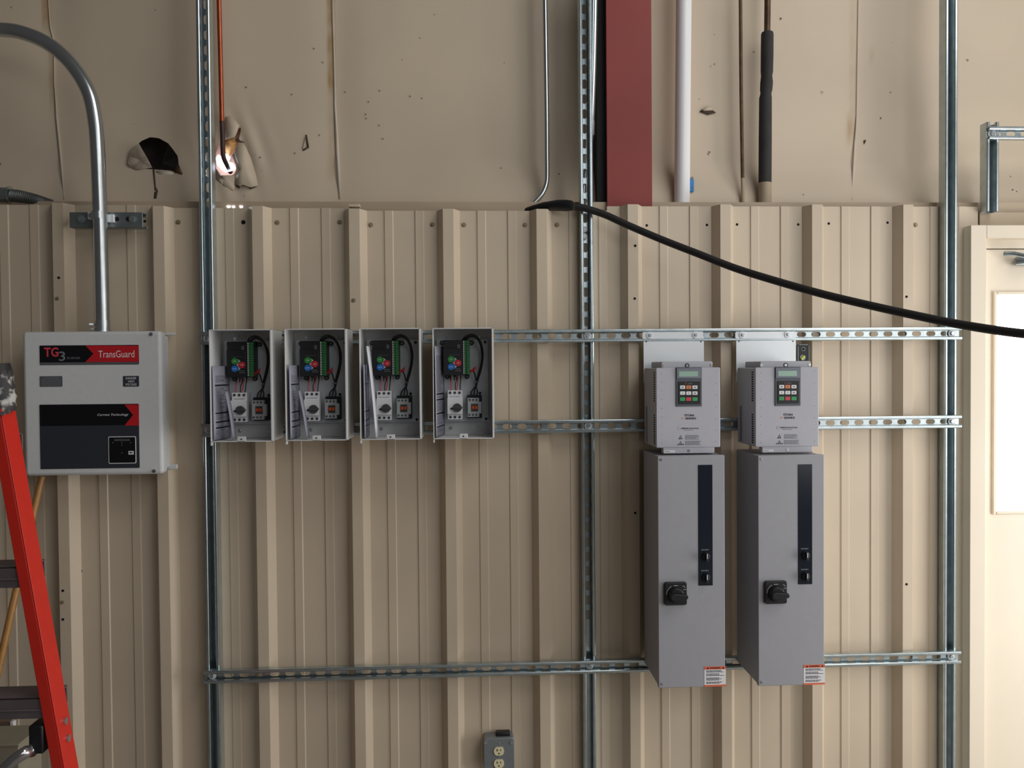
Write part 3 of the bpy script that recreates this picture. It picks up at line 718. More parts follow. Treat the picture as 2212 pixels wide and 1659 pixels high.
    b = MB(); b.tube(W([(1392,712,-.06),(1392,780,-.07),(1386,850,-.074),(1386,915,-.082)]), .0017, 8); b.build('wire', M['rubber'], r_)
    return r_
st4 = make_starter()
cen4 = P(760+1427*.16882, 690+818*.16882, YSF)
SL = ['leftmost open starter box, in front of left post, sheets showing on its left side',
      'second open starter box from the left, wide gap from its right side to third box',
      'third open starter box from the left, with slanting white sheet edge inside',
      'rightmost open starter box, next to bare rail and middle post']
cpx = [(520.6,833),(682.7,831),(843.2,829.3),None]
starters = []
SL[1] = 'second open starter box from the left, between leftmost box and one with slanted sheet'
for i in range(4):
    r_ = st4 if i == 3 else copy_tree(st4)
    if i < 3:
        c_ = P(cpx[i][0], cpx[i][1], YSF); r_.location = st4.location+Vector((c_.x-cen4.x, 0, c_.z-cen4.z))
    tag(r_, SL[i], 'motor starter', 'open motor starters on the strut rails'); starters.append(r_)
# printed sheets standing inside each box
PLB = ['printed instruction sheets standing inside leftmost open starter box', 'printed instruction sheets standing inside second open starter box from left',
       'white edged instruction sheets leaning in third open starter box', 'printed instruction sheets standing inside rightmost open starter box']
for i, r0 in enumerate(starters):
    ox, oz = r0.location.x-(fx1-fx0)/2, r0.location.z
    top, spread, fold = ((.235,.014,(.040,.062,.150)), (.235,.013,(.036,.060,.150)), (.235,.012,(.020,.046,.288)), (.292,.030,None))[i]
    pr = thing('instruction_sheets', PLB[i], 'paper', (ox+.01, -.1, oz+.004))
    def pg(s, z, off=0):
        lean = .004*(z-oz)/.3
        return Vector((ox+.008+spread*s+off-lean*.5+.006*math.sin(s*2.2+i), -.163+.118*s-off*.3, z))
    b = MB(); ns, nz = 8, 6
    vs = [pg(k/ns, oz+.005+(top-.005)*j/nz) for j in range(nz+1) for k in range(ns+1)]
    b.add(vs, [(j*(ns+1)+k, j*(ns+1)+k+1, (j+1)*(ns+1)+k+1, (j+1)*(ns+1)+k) for j in range(nz) for k in range(ns)])
    b.build('page', M['shadedpage'], pr, solid=.0012)
    b = MB(); rnd = random.Random(20+i); z = oz+.02; 
    bands = [oz+.042, oz+.060, oz+.088, oz+.175] if i < 3 else [oz+.036, oz+.078, oz+.122, oz+.140]
    while z < oz+top-.03:
        if min(abs(z-q) for q in bands) > .005:
            for s0, s1 in ((.12, rnd.uniform(.55, .9)),):
                b.add([pg(s0,z,.0016),pg(s1,z,.0016),pg(s1,z+.0011,.0016),pg(s0,z+.0011,.0016)], [(0,1,2,3)])
        z += .0034
    b.build('printed_lines', M['midgrey'], pr, smooth=False)
    b = MB()
    for q in bands:
        b.add([pg(s_,q+dz_,.0018) for dz_ in (-.0022, .0022) for s_ in (.1,.4,.7,.95)], [(k,k+1,k+5,k+4) for k in range(3)])
    b.build('black_heading', M['black'], pr, smooth=False)
    if fold:
        xa_, xb_, hh = fold; b = MB(); nn = 8; vs = []
        for k in range(nn+1):
            f = k/nn; z = oz+.005+hh*f; x = ox+xb_+(xa_-xb_)*f+.002*math.sin(f*3)
            vs += [(x, -.150, z), (x+(.0065 if i == 2 else .0045), -.128, z)]
        b.add(vs, [(2*k, 2*k+1, 2*k+3, 2*k+2) for k in range(nn)])
        b.build('folded_page', M['paper' if i == 2 else 'shadedpage'], pr, solid=.0022)

# ------------------------------------------------------------------ mounting plates, drives, enclosures
c6 = crop(1370, 690, 430/2212)
c7 = crop(1370, 970, 440/1377)
YM = -.0265
def make_mount():
    a = rect(c6, 90, 138, 770, 217, YM); r_ = thing('mounting_plate', '', 'mounting plate', ((a[0]+a[2])/2, -.022, a[1]))
    b = MB(); b.rrect(a[0], a[1], a[2], a[3], .005, YM, YM+.004); b.build('hanger_strip', M['zinc'], r_, bevel=.0008)
    a = rect(c6, 105, 224, 777, 700, YM+.002); b = MB(); b.box(a[0], YM+.0042, a[1], a[2], YM+.0058, a[3]+.006); b.build('plate', M['zinc'], r_, bevel=.0008)
    for u, v in ((172,176),(682,172)):
        p = c6(u, v, YM); bolt(p, r_, YM, .0055, .0115)
    for u, v in ((137,247),(745,247)):
        p = c6(u, v, YM); b = MB(); b.disc(p.x, p.z, .0022, YM+.0036, YM+.0044, 10); b.build('rivet_hole', M['hole'], r_)
    return r_
YDB, YDF = -.030, -.212
def make_drive():
    x0, z0, x1, z1 = rect(c6, 244, 535, 957, 1424, YDF)
    r_ = thing('motor_drive', '', 'motor drive', ((x0+x1)/2, YDB, z0))
    b = MB(); b.box(x0, YDF+.006, z0, x1, YDB, z1-.001)
    b.build('housing', M['drive'], r_, bevel=.004)
    hs = r_.children[-1]
    b = MB()                                         # side louvres
    for va, vb, nn in ((592, 910, 13), (1070, 1385, 13)):
        for k in range(nn):
            z = c6(243, va+(vb-va)*k/(nn-1), YDF).z
            b.box(x0-.0006, YDF+.018, z-.0021, x0+.0006, YDF+.034, z+.0021)
    b.build('side_louvres', M['hole'], hs, smooth=False)
    b = MB(); zA, zB = c6(140,1360,-.06).z, c6(140,965,-.06).z; b.box(x0-.0008, -.078, zA, x0+.0004, -.058, zB); b.build('rating_label', M['palegrey'], hs, smooth=False)
    b = MB(); b.rrect(x0, z0, x1, z1, .004, YDF, YDF+.010); 
    a = rect(c6, 320, 1400, 892, 1490, YDF+.002); b.rrect(a[0], a[1], a[2], a[3], .004, YDF+.002, YDF+.03)
    fc = b.build('front_cover', M['drive'], r_, bevel=.002)
    a = rect(c6, 302, 467, 872, 545, YDF+.012); b = MB(); b.rrect(a[0], a[1], a[2], a[3], .005, YDF+.012, YDB-.02); b.build('top_neck', M['drive'], r_, bevel=.002)
    nk = r_.children[-1]
    for u, v in ((315,513),(588,512),(857,508)):
        p = c6(u, v, YDF+.012); b = MB()
        b.disc(p.x, p.z, .0042, YDF+.0105, YDF+.0125, 16); b.disc(p.x, p.z, .0021, YDF+.0095, YDF+.0105, 12); b.build('neck_screw', M['bolt'], nk)
    p = c6(588, 512, YDF+.012); b = MB(); b.disc(p.x, p.z, .0072, YDF+.0112, YDF+.0122, 18); b.build('screw_recess', M['ctrl'], nk)
    p = c6(609, 1458, YDF); b = MB(); b.disc(p.x, p.z, .0042, YDF+.0005, YDF+.0025, 16); b.disc(p.x, p.z, .002, YDF-.0004, YDF+.0005, 12); b.build('cover_screw', M['bolt'], fc)
    a = rect(c6, 333, 1456, 452, 1479, YDF+.002); b = MB(); b.box(a[0], YDF+.0014, a[1], a[2], YDF+.0024, a[3]); sn = b.build('serial_sticker', M['white'], fc, smooth=False)
    a = rect(c6, 345, 1460, 410, 1475, YDF+.002); print_lines(a[0], a[1], a[2], a[3], 1, YDF+.0011, M['palegrey'], sn)
    b = MB()
    for u in (305, 908):
        for k in range(9):
            p = c6(u, 580+k*130 if u == 908 else 600+k*97, YDF)
            if p.z > z0+.012: b.disc(p.x, p.z, .0011, YDF-.0004, YDF+.0004, 8)
    b.build('vent_dots', M['midgrey'], fc)
    # keypad
    a = rect(c6, 461, 531, 750, 966, YDF); b = MB(); b.box(a[0], YDF-.003, a[1], a[2], YDF+.002, a[3]); kp = b.build('keypad', M['bezel'], r_, bevel=.0012)
    Yk = YDF-.003
    a = rect(c6, 470, 540, 742, 655, Yk); b = MB(); b.box(a[0], Yk-.0022, a[1], a[2], Yk, a[3]); b.build('screen_frame', mat_frame, kp, bevel=.0008)
    a = rect(c6, 497, 576, 708, 635, Yk-.0022); b = MB(); b.box(a[0], Yk-.0028, a[1], a[2], Yk-.002, a[3]); b.build('lcd_screen', M['lcd'], kp, smooth=False)
    a = rect(c6, 488, 690, 734, 941, Yk); b = MB(); b.box(a[0], Yk-.0016, a[1], a[2], Yk, a[3]); b.build('key_panel', M['ctrl'], kp, bevel=.0006)
    Yp = Yk-.0016
    rows = [[('white','MON'),('keyorange',''),('white','ESC')],[('white','▲'),('white','▼'),('white','RUN')],[('keygreen',''),('keyred',''),('keygreen','')]]
    for j, v in enumerate((753, 819, 885)):
        for i_, u in enumerate((537, 605, 674)):
            a = rect(c6, u-28, v-19, u+28, v+19, Yp); b = MB(); b.rrect(a[0], a[1], a[2], a[3], .0015, Yp-.0014, Yp, 3); ky = b.build('key', M[rows[j][i_][0]], kp, smooth=False)
            mx_, mz_ = (a[0]+a[2])/2, (a[1]+a[3])/2; b = MB(); yy = Yp-.0017
            if (j, i_) in ((1, 0), (1, 1)):
                s_ = 1 if i_ == 0 else -1
                b.prism([(mx_-.002, mz_-.0015*s_), (mx_+.002, mz_-.0015*s_), (mx_, mz_+.002*s_)], yy, yy+.0003)
            elif j == 2 and i_ != 1:
                q_ = [Vector((mx_-.004+.008*t/6, yy, mz_+.0018*math.sin(t/6*2*math.pi)*(1 if i_ == 0 else -1))) for t in range(7)]; b.tube(q_, .0004, 6)
            else:
                w_ = .0085 if i_ != 1 else .006
                b.box(mx_-w_/2, yy, mz_-.0003, mx_+w_/2, yy+.0003, mz_+.0012); b.box(mx_-w_/3, yy, mz_-.0022, mx_+w_/3, yy+.0003, mz_-.0008)
            b.build('key_mark', M['midgrey'] if j != 2 else M['btngreen' if i_ != 1 else 'btnred'], ky, smooth=False)
    ctext('cerus', c6, 595, 706, 645, 722, Yp, M['palegrey'], kp, shear=.2)
    p = c6(577, 714, Yp); b = MB(); b.tube([Vector((p.x+.0025*math.cos(t), Yp-.0004, p.z+.0025*math.sin(t))) for t in [math.radians(60+240*k/10) for k in range(11)]], .0004, 6); b.build('logo_mark', M['stickorange'], kp)
    # print on the cover
    ctext('TITAN', c6, 556, 1054, 663, 1078, YDF, M['black'], fc, bold=.012)
    ctext('SERIES', c6, 568, 1089, 688, 1111, YDF, M['black'], fc, bold=.012)
    p = c6(540, 1100, YDF); b = MB(); b.prism([(p.x-.003, p.z-.003), (p.x+.003, p.z+.001), (p.x-.003, p.z+.003)], YDF-.0005, YDF); b.build('logo_mark', M['stickorange'], fc, smooth=False)
    ctext('CERUS', c6, 520, 1203, 600, 1218, YDF, M['darkgrey'], fc, bold=.02)
    ctext('INDUSTRIAL', c6, 608, 1203, 722, 1218, YDF, M['midgrey'], fc)
    p = c6(500, 1211, YDF); b = MB(); b.tube([Vector((p.x+.0045*math.cos(t), YDF-.0003, p.z+.0045*math.sin(t))) for t in [math.radians(60+240*k/10) for k in range(11)]], .0003, 6); b.build('logo_mark', M['palegrey'], fc)
    a = rect(c6, 548, 1226, 690, 1236, YDF); print_lines(a[0], a[1], a[2], a[3], 1, YDF-.0003, M['midgrey'], fc, seed=8)
    for va, vb in ((1283, 1335), (1347, 1398)):
        a = rect(c6, 567, va, 740, vb, YDF); print_lines(a[0], a[1], a[2], a[3], 5, YDF-.0003, M['midgrey'], fc, seed=va)
        p = c6(516, va+22, YDF); h_ = .0045
        b = MB(); q_ = [Vector((p.x-h_, YDF-.0003, p.z-h_*.8)), Vector((p.x+h_, YDF-.0003, p.z-h_*.8)), Vector((p.x, YDF-.0003, p.z+h_))]
        for k in range(3): b.tube([q_[k], q_[(k+1)%3]], .0004, 6)
        b.box(p.x-.0004, YDF-.0006, p.z-.002, p.x+.0004, YDF-.0001, p.z+.0015); b.build('warning_triangle', M['darkgrey'], fc)
        a = rect(c6, 494 if va < 1300 else 478, va+36, 540 if va < 1300 else 555, va+50, YDF); print_lines(a[0], a[1], a[2], a[3], 1, YDF-.0003, M['darkgrey'], fc, seed=va+1, fill=.7)
    return r_
mat_frame = mat('screen_frame_grey', (118, 124, 134), .4)
YEB, YEF = -.0235, -.248
def make_enclosure():
    x0, z0, x1, z1 = rect(c7, 162, 44, 613, 1610, YEF)
    r_ = thing('drive_enclosure', '', 'enclosure', ((x0+x1)/2, YEB, z0))
    b = MB(); b.box(x0+.002, YEF+.004, z0+.002, x1-.002, YEB, z1-.002); b.build('box_body', M['encl'], r_, bevel=.002)
    b = MB(); b.box(x0, YEF, z0, x1, YEF+.018, z1); fc = b.build('front_cover', M['encl'], r_, bevel=.0018)
    for u, v in ((182,72),(190,1588)):
        p = c7(u, v, YEF); b = MB(); b.disc(p.x, p.z, .004, YEF-.002, YEF, 14); b.disc(p.x, p.z, .0022, YEF-.0028, YEF-.002, 6); b.build('cover_screw', M['bolt'], fc)
    a = rect(c7, 433, 107, 529, 922, YEF); b = MB(); b.box(a[0], YEF-.0012, a[1], a[2], YEF, a[3]); ov = b.build('overlay_strip', M['overlay'], r_, smooth=False)
    for v in (725, 866):
        p = c7(483, v, YEF); b = MB(); b.disc(p.x, p.z, .0115, YEF-.010, YEF-.001, 24, .0135)
        b.prism([(p.x-.0042, p.z-.0135), (p.x+.0042, p.z-.0135), (p.x+.0042, p.z+.0125), (p.x-.0042, p.z+.0125)], YEF-.019, YEF-.009)
        sw = b.build('selector_switch', M['ctrl'], r_, bevel=.0012)
        b = MB(); b.box(p.x-.001, YEF-.0196, p.z-.004, p.x+.0012, YEF-.0189, p.z+.0115); b.build('pointer_mark', M['white'], sw, smooth=False)
        a = rect(c7, 453, v-49, 512, v-41, YEF); print_lines(a[0], a[1], a[2], a[3], 1, YEF-.0015, M['palegrey'], ov, seed=9, fill=.8)
    a = rect(c7, 206, 902, 358, 1057, YEF-.012); b = MB(); b.rrect(a[0], a[1], a[2], a[3], .007, YEF-.012, YEF, 4); hp = b.build('disconnect_switch', M['ctrl'], r_, bevel=.002)
    q = c7(283, 985, YEF-.012); Yh = YEF-.012
    b = MB(); b.disc(q.x, q.z, .0215, Yh-.014, Yh, 28, .0255)
    pts = [(q.x-.024, q.z-.007), (q.x-.012, q.z-.011), (q.x+.028, q.z-.0065), (q.x+.031, q.z), (q.x+.028, q.z+.0065), (q.x-.012, q.z+.011), (q.x-.024, q.z+.007)]
    b.prism(pts, Yh-.034, Yh-.012); b.build('rotary_handle', M['ctrl'], hp, bevel=.002)
    b = MB(); b.tube([Vector((q.x+.030*math.cos(t), Yh-.0002, q.z+.030*math.sin(t))) for t in [math.radians(118+60*k/10) for k in range(11)]], .0006, 6)
    b.tube([Vector((q.x+.0285*math.cos(t), Yh-.0002, q.z+.0285*math.sin(t))) for t in [math.radians(78+28*k/6) for k in range(7)]], .0006, 6)
    b.tube([q+Vector((.020, -.0002, .024)), q+Vector((.023, -.0002, .028)), q+Vector((.028, -.0002, .021))], .0005, 6); b.tube([q+Vector((.023, -.0002, .0155)), q+Vector((.032, -.0002, .0155))], .0005, 6)
    b.build('position_marks', M['white'], hp)
    a = rect(c7, 474, 1469, 619, 1605, YEF); b = MB(); b.box(a[0], YEF-.0006, a[1], a[2], YEF, a[3]); ws = b.build('warning_sticker', M['white'], r_, smooth=False)
    hz = (a[3]-a[1])
    b = MB(); b.box(a[0], YEF-.0009, a[3]-hz*.15, a[2], YEF-.0003, a[3]); b.box(a[0], YEF-.0009, a[1], a[2], YEF-.0003, a[1]+hz*.09); b.build('sticker_band', M['stickorange'], ws, smooth=False)
    text('WARNING', (a[0]+a[2])/2, a[3]-hz*.075, (a[2]-a[0])*.5, hz*.085, YEF-.0011, M['black'], ws, bold=.01)
    b = MB()
    for s_ in (.16, .88):
        xx_ = a[0]+(a[2]-a[0])*s_; zz_ = a[3]-hz*.075; b.prism([(xx_-.0035, zz_-.0028), (xx_+.0035, zz_-.0028), (xx_, zz_+.0034)], YEF-.0012, YEF-.0008)
    b.build('warning_triangle', M['black'], ws, smooth=False)
    for k, (f0, f1, n_) in enumerate(((.70,.82,3),(.52,.66,3),(.30,.46,3),(.14,.25,2))):
        print_lines(a[0]+.006, a[1]+hz*f0, a[2]-.005, a[1]+hz*f1, n_, YEF-.0008, M['darkgrey'], ws, seed=30+k, fill=.55)
    return r_
def shifted(r_, A, B, Y):
    c = copy_tree(r_); d = B-A; c.location = r_.location+Vector((d.x, 0, d.z)); return c
m1 = make_mount(); m2 = shifted(m1, c6(90,176,YM), c6(1112,172,YM), YM)
m2.location.x += .003
tag(m1, 'bright zinc plate hung from top rail above the left drive', 'mounting plate', 'zinc plates above the drives')
tag(m2, 'bright zinc plate hung from top rail above the right drive, beside black level', 'mounting plate', 'zinc plates above the drives')
d1 = make_drive(); d2 = shifted(d1, c6(244,980,YDF), c6(1346,973,YDF), YDF)
tag(d1, 'left grey motor drive with keypad and small screen, under left zinc plate', 'motor drive', 'grey motor drives')
tag(d2, 'right grey motor drive with keypad and small screen, below black level', 'motor drive', 'grey motor drives')
e1 = make_enclosure(); e2 = shifted(e1, c7(388,827,YEF), c7(1062,819,YEF), YEF)
tag(e1, 'left tall grey enclosure with black disconnect handle, below left drive', 'enclosure', 'tall grey enclosures')
tag(e2, 'right tall grey enclosure with black disconnect handle, below right drive', 'enclosure', 'tall grey enclosures')

# torpedo level tucked behind the right drive
a = rect(c6, 1822, 282, 1940, 1010, -.02)
r_ = thing('spirit_level', 'small black spirit level with yellow vial, beside right zinc plate', 'spirit level', ((a[0]+a[2])/2, -.012, a[1]))
b = MB(); b.rrect(a[0], a[1], a[2], a[3], .004, -.0195, -.004, 3); b.build('level_body', M['ctrl'], r_)
b = MB(); e = .0016
b.box(a[0]-e, -.021, a[1], a[0]+.001, -.003, a[3]-.003); b.box(a[2]-.001, -.021, a[1], a[2]+e, -.003, a[3]-.003); b.box(a[0]+.003, -.021, a[3]-.001, a[2]-.003, -.003, a[3]+e); b.build('metal_edge', M['galvdull'], r_, bevel=.0006)
p = c6(1880, 330, -.02); b = MB(); b.disc(p.x, p.z, .0065, -.0205, -.019, 18); b.build('level_hole', M['galvdull'], r_)
b = MB(); b.disc(p.x, p.z, .0045, -.0212, -.0203, 18); b.build('level_hole', M['hole'], r_)
p = c6(1872, 424, -.02); b = MB(); b.disc(p.x, p.z, .0095, -.0208, -.019, 22); vd = b.build('vial_surround', M['galvdull'], r_)
b = MB(); b.tube([p+Vector((-.0055, -.002, -.006)), p+Vector((.0055, -.002, .006))], .0038, 12); b.build('vial', M['vial'], vd)

# ------------------------------------------------------------------ pipes and column in the upper wall
def pipe(name, label, cat, pts, Y, r, m, part='pipe', k=6, n=16):
    q = [P(x, y, Y) if not isinstance(Y, (list, tuple)) else P(x, y, Y[i]) for i, (x, y) in enumerate(pts)]
    r_ = thing(name, label, cat, q[-1]); MB().tube(spline(q, k), r, n).build(part, m, r_); return r_
xa_, xb_ = P(1310.5, 230, .056).x, P(1408, 230, .056).x
zb_ = 0
r_ = thing('steel_column', 'dark red painted steel column rising behind the ribbed wall', 'column', ((xa_+xb_)/2, .2, 0))
b = MB(); b.box(xa_, .056, 0, xb_, .068, 3.3); b.build('front_flange', M['redcol'], r_, bevel=.001)
b = MB(); xm = (xa_+xb_)/2; b.box(xm-.005, .068, 0, xm+.005, .34, 3.3); b.build('web', M['redcol'], r_, smooth=False)
b = MB(); b.box(xa_-.030, .080, 1.6, xa_+.002, .30, 3.3); b.build('side_shade_strip', M['colshade'], r_, smooth=False)  # black strip added where the column's recessed back lies in shade
e_ = pipe('thin_conduit', 'thin steel conduit bending left into the ribbed wall top, left of middle post', 'conduit', [(1176.5,-60),(1177,0),(1180.5,228),(1181.5,340),(1181.8,370),(1180.6,394),(1172.5,416),(1157.5,434.5),(1142,450),(1128,464)], .085, .0083, M['emt'])
e_ = pipe('grey_conduit', 'grey conduit mostly hidden behind the middle post', 'conduit', [(1285,-60),(1284,0),(1281.5,130),(1277,262),(1270,340),(1262,400),(1258,470)], [.062]*4+[.062,.062,.062], .0125, M['emt'])
p = P(1277, 262, .062); MB().tube([p, P(1276, 292, .062)], .0142, 18).build('coupling', M['emt'], e_)
pipe('white_pipe', 'thick white plastic pipe just right of the red column', 'pipe', [(1477,-60),(1477,0),(1475,220),(1473,450),(1473,520)], .104, .0268, M['pvc'], n=32)
e_ = pipe('thin_dark_pipe', 'thin dark bare pipe between white pipe and black foam pipe', 'pipe', [(1599,-60),(1599.5,0),(1601,200),(1604,385)], .11, .0062, M['oldcopper'])
MB().tube([P(1604, 385, .11), P(1605, 447, .11), P(1606, 520, .11)], .0064, 12).build('painted_end', M['tanpaint'], e_)
e_ = pipe('insulated_pipe', 'pipe wrapped in black foam sleeve, rightmost pipe on upper wall', 'pipe', [(1658,-60),(1658,0),(1657,90)], .10, .0107, M['oldcopper'])
q = [P(x, y, .10) for x, y in ((1657.5,70),(1657.5,74),(1657,120),(1656.5,155),(1656,164),(1656,178),(1655,194),(1654.5,202),(1653.5,212),(1653,300),(1652.5,395))]
MB().tube(q, [.019,.0212,.0215,.021,.019,.0215,.021,.0185,.0215,.0222,.0222], 20).build('foam_sleeve', M['foam'], e_)
MB().tube([P(1652.5, 395, .10), P(1652.5, 447, .10), P(1652.5, 520, .10)], .0222, 20).build('painted_sleeve_end', M['tanpaint'], e_)
c1 = P(475, 300, .12)
e_ = pipe('copper_pipe', 'copper pipe beside left post, running down into bright torn hole', 'pipe', [(472.5,-60),(473,0),(476,120),(479.5,262)], .135, .0079, M['copper'])
q = [P(x, y, Y) for x, y, Y in ((479.5,262,.135),(481,300,.137),(481.5,322,.14),(483,340,.15),(490,356,.175),(498,372,.215))]
MB().tube(spline(q, 4), .0082, 14).build('dark_pipe_end', M['scorched'], e_)
pipe('thin_copper_tube', 'very thin copper tube right against left post', 'pipe', [(456,-60),(457,0),(460,150),(462.5,300),(463,370),(474,392)], [.13,.13,.13,.13,.16,.22], .0032, M['copper'], n=10)
a = rect(px, 1486, 387, 1499, 414, .12)
r_ = thing('blue_box', 'small blue plastic box half hidden behind the white pipe', 'junction box', ((a[0]+a[2])/2, .17, a[1]))
b = MB(); b.box(a[0]-.01, .118, a[1], a[2], .17, a[3]); b.build('box', M['blue'], r_, bevel=.002)
b = MB(); b.box(a[2]-.006, .116, a[1]+.008, a[2]-.002, .119, a[1]+.018); b.disc(a[2]-.006, a[3]+.004, .005, .12, .127, 12); b.build('box_clip', M['palegrey'], r_)

# flexible conduit at far left
r_ = thing('flexible_conduit', 'dark flexible metal conduit and connector behind wall top at far left', 'conduit', c8(-100, 150, .06))
MB().tube([c8(-400, 152, .06), c8(98, 152, .06)], [.0235, .0235], 18).build('connector', M['galvdull'], r_)
MB().tube([c8(98, 150, .06), c8(118, 150, .06)], .0265, 18).build('connector_ring', M['galv'], r_)
q = spline([c8(118,158,.06), c8(240,172,.062), c8(360,200,.075), c8(460,232,.10), c8(560,262,.125)], 14)
MB().tube(q, [(.0205 if k % 2 else .0188)*(1-.15*k/len(q)) for k in range(len(q))], 16).build('corrugated_hose', M['hose'], r_)

# black cable across the right half
pts = [(1243,446,-.018),(1262,449.5,-.024),(1307,464,-.04),(1353,485,-.065),(1428,517,-.11),(1510,549,-.17),(1590,580,-.23),(1680,608,-.31),(1780,636,-.40),(1880,660,-.49),(1980,682,-.58),(2080,702,-.67),(2212,721,-.80),(2400,735,-.98),(2600,730,-1.15)]
q = [P(x, y, Y) for x, y, Y in pts]
r_ = thing('black_cable', 'long black cable hanging from wall top across to the door', 'cable', q[0])
MB().tube(spline(q, 8), .0118, 14).build('cable', M['rubber'], r_)
q = [P(x, y, Y) for x, y, Y in ((1128,456,.085),(1150,451,.06),(1175,446,.035),(1205,443.5,.010),(1225,444,-.010),(1236,444.5,-.016))]
MB().tube(q, [.006,.011,.015,.0185,.019,.0165], 16).build('taped_end', M['ctrl'], r_)

# ------------------------------------------------------------------ outlet box near the floor
cO = crop(420, 1360, 1000/2212)
YO = -.012
x0, x1 = cO(1382, 600, YO).x, cO(1529, 600, YO).x; z1 = cO(1455, 519, YO).z; z0 = z1-.110
r_ = thing('outlet_box', 'grey steel outlet box with cream duplex receptacle, low on ribbed wall', 'outlet', ((x0+x1)/2, .042, z0))
b = MB(); b.rrect(x0, z0, x1, z1, .008, YO+.004, .041, 4); b.build('back_box', M['outlet'], r_, bevel=.002)
b = MB(); b.rrect(x0, z0, x1, z1, .009, YO, YO+.006, 4); b.build('cover_plate', M['outlet'], r_, bevel=.002)
for u, v in ((1391,541),(1515,540)):
    p = cO(u, v, YO); b = MB(); b.disc(p.x, p.z, .0055, YO-.003, YO, 14); b.build('cover_screw', M['bolt'], r_)
for v in (543, 607):
    p = cO(1455, v, YO); b = MB(); b.disc(p.x, p.z, .0028, YO-.002, YO, 12); b.build('cover_screw', M['bolt'], r_)
for v in (580, 639):
    p = cO(1455, v, YO); pts = [(p.x+.0172*math.cos(t), p.z+max(-.0142, min(.0142, .0172*math.sin(t)))) for t in [2*math.pi*k/36 for k in range(36)]]
    b = MB(); b.prism(pts, YO-.003, YO); rc = b.build('receptacle', M['cream'], r_, smooth=False)
    b = MB(); b.box(p.x-.0075, YO-.0034, p.z-.0005, p.x-.0055, YO-.0028, p.z+.0085); b.box(p.x+.005, YO-.0034, p.z+.0005, p.x+.007, YO-.0028, p.z+.0075); b.disc(p.x, p.z-.0075, .0026, YO-.0034, YO-.0028, 12)
    b.box(p.x-.0075, YO-.0034, p.z+.003, p.x-.0015, YO-.0028, p.z+.0048)
    b.build('socket_slots', M['hole'], rc, smooth=False)
p0, p1 = cO(1440, 490, .016), cO(1508, 486, .016)
b = MB(); b.box(p0.x, .002, z1-.003, p1.x, .03, z1+.012); b.build('cable_gland', M['ctrl'], r_, bevel=.003)

# ------------------------------------------------------------------ ladder, pole and boards at the left edge
YL = -.88
A_, B_ = P(2, 884, YL), P(3+.1765*(1700-884)+0, 1700, YL)
dirv = (B_-A_); Bf = A_+dirv*(A_.z/(A_.z-B_.z))
r_ = thing('ladder', 'red fiberglass ladder with grey treads standing at left edge', 'ladder', Bf)
rail = MB(); rail.beam(A_, Bf, -.004, 0, 0, .062); rail.beam(A_, Bf, -.029, -.004, 0, .004); rail.beam(A_, Bf, -.029, -.004, .058, .062)
rail.build('side_rail', M['ladder'], r_, bevel=.0012)
wid = lambda z: .40+.10*(A_.z-z)
AL = A_+Vector((-wid(A_.z), 0, 0)); BL = Bf+Vector((-wid(0)-2*(Bf.x-A_.x), 0, 0))
rail = MB(); rail.beam(AL, BL, 0, .004, 0, .062); rail.beam(AL, BL, .004, .029, 0, .004); rail.beam(AL, BL, .004, .029, .058, .062)
rail.build('side_rail', M['ladder'], r_, bevel=.0012)
for v in (1205, 1490, 920, 1775):
    zt_ = P(20, v+21, YL).z
    f = (A_.z-zt_)/A_.z; xr_ = (A_+(Bf-A_)*f).x; xl_ = (AL+(BL-AL)*f).x
    if zt_ > A_.z-.03: continue
    b = MB(); b.box(xl_+.004, YL+.005, zt_-.004, xr_-.004, YL+.085, zt_); b.box(xl_+.004, YL+.005, zt_-.048, xr_-.004, YL+.009, zt_); b.box(xl_+.004, YL+.081, zt_-.04, xr_-.004, YL+.085, zt_)
    b.box(xl_+.004, YL+.002, zt_-.030, xr_-.004, YL+.006, zt_-.026)
    b.build('tread', M['step'], r_, bevel=.0012)
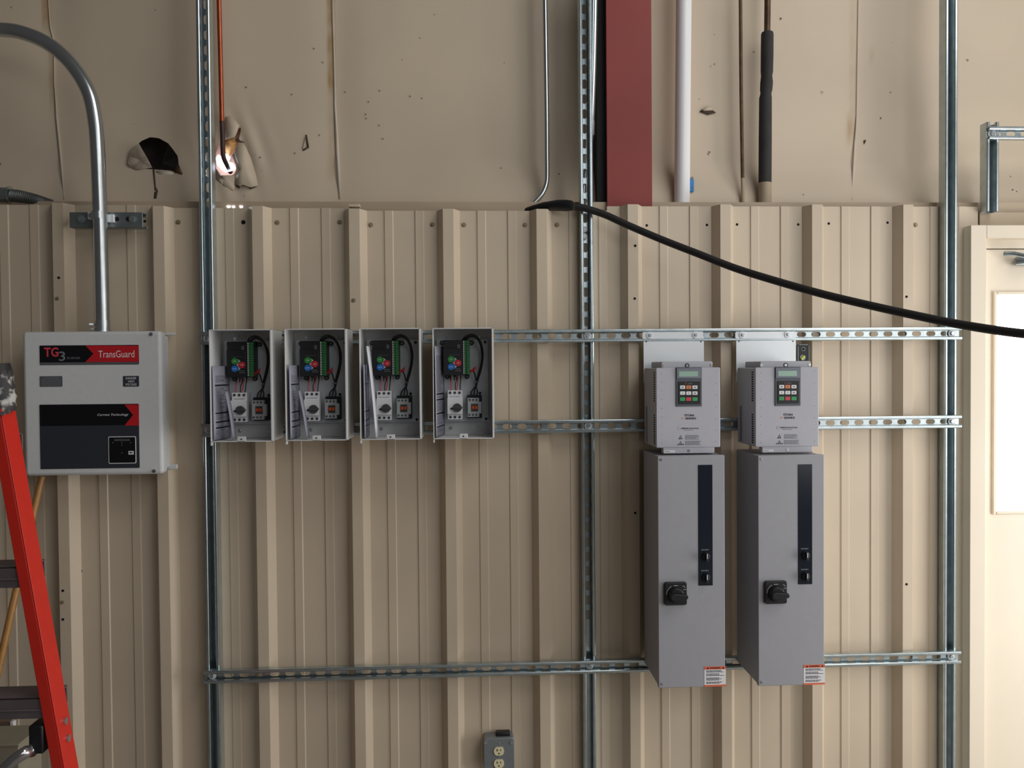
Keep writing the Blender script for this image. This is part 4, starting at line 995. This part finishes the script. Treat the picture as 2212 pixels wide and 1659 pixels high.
# worn boot on the rail end
q0 = A_+Vector((-.016, .03, -.006)); q1 = P(-3, 790, YL+.03)
rnd = random.Random(3); N = 9; pth = [q0+(q1-q0)*(k/N) for k in range(N+1)]
MB().tube(pth, [.030,.034,.031,.035,.031,.033,.029,.031,.028,.020], 10).build('rail_boot', M['boot'], r_)
b = MB(); b.tube([q1-Vector((0,0,.02)), q1+Vector((0,0,.006))], [.030, .024], 12); b.build('boot_cap', M['rubber'], r_)
for x, y in ((9,893),(20,890)):
    p = P(x, y, YL-.001); b = MB(); b.disc(p.x-.003, p.z, .005, YL-.004, YL, 12); b.build('rivet', M['bolt'], r_)
def railx(z): return (A_+(Bf-A_)*((A_.z-z)/A_.z)).x
for x, y in ((140.5,1559),(146,1596)):
    z = P(x, y, YL+.03).z; xx_ = railx(z)
    b = MB(); b.tube([Vector((xx_-.001, YL+.034, z)), Vector((xx_+.005, YL+.034, z))], .0085, 14); b.build('rivet', M['bolt'], r_)
q = spline([P(88,1590,YL+.02), P(74,1618,YL-.0), P(55,1625,YL-.02), P(30,1642,YL-.03), P(0,1670,YL-.035), P(-60,1720,YL-.03)], 6)
b = MB(); vs = []
for p in q: vs += [p+Vector((-.004,-.0,.013)), p+Vector((.004,-.004,-.013))]
b.add(vs, [(2*k,2*k+1,2*k+3,2*k+2) for k in range(len(q)-1)]); b.build('spreader_brace', M['chrome'], r_, solid=.003)
p = P(84, 1592, YL+.02); b = MB(); b.box(p.x-.012, YL-.004, p.z-.03, p.x+.02, YL+.05, p.z+.035); b.build('brace_bracket', M['ctrl'], r_, bevel=.004)

ptop, pmid = P(90, 1030, -.016), P(23, 1328, -.13)
d_ = pmid-ptop; pbot = ptop+d_*((ptop.z-.004)/(ptop.z-pmid.z))
r_ = thing('wooden_pole', 'varnished wooden pole leaning behind the red ladder', 'pole', pbot)
MB().tube([ptop, pmid, pbot], .0108, 16).build('shaft', M['wood'], r_)
a = rect(px, -160, 1556, 38, 1659, -.46); 
r_ = thing('brown_board', 'dark brown board with white edge leaning low behind the ladder', 'board', ((a[0]+a[2])/2, -.45, 0))
b = MB(); b.box(a[0], -.472, 0, a[2]-.012, -.46, a[3]); b.build('board', M['card'], r_, bevel=.001)
b = MB(); b.box(a[2]-.012, -.474, 0, a[2]-.003, -.459, a[3]-.002); b.build('white_edge', M['white'], r_, bevel=.001)
a = rect(px, -180, 1612, 41, 1659, -.60)
r_ = thing('beige_carton', 'pale beige carton low at the left edge behind the ladder', 'carton', ((a[0]+a[2])/2, -.55, 0))
b = MB(); b.box(a[0], -.60, 0, a[2], -.48, a[3]); b.build('carton_body', M['beige'], r_, bevel=.003)
b = MB(); b.box(a[0]-.001, -.602, a[3]-.004, a[2]+.001, -.478, a[3]+.002); b.build('carton_lid', M['beige'], r_, bevel=.001)
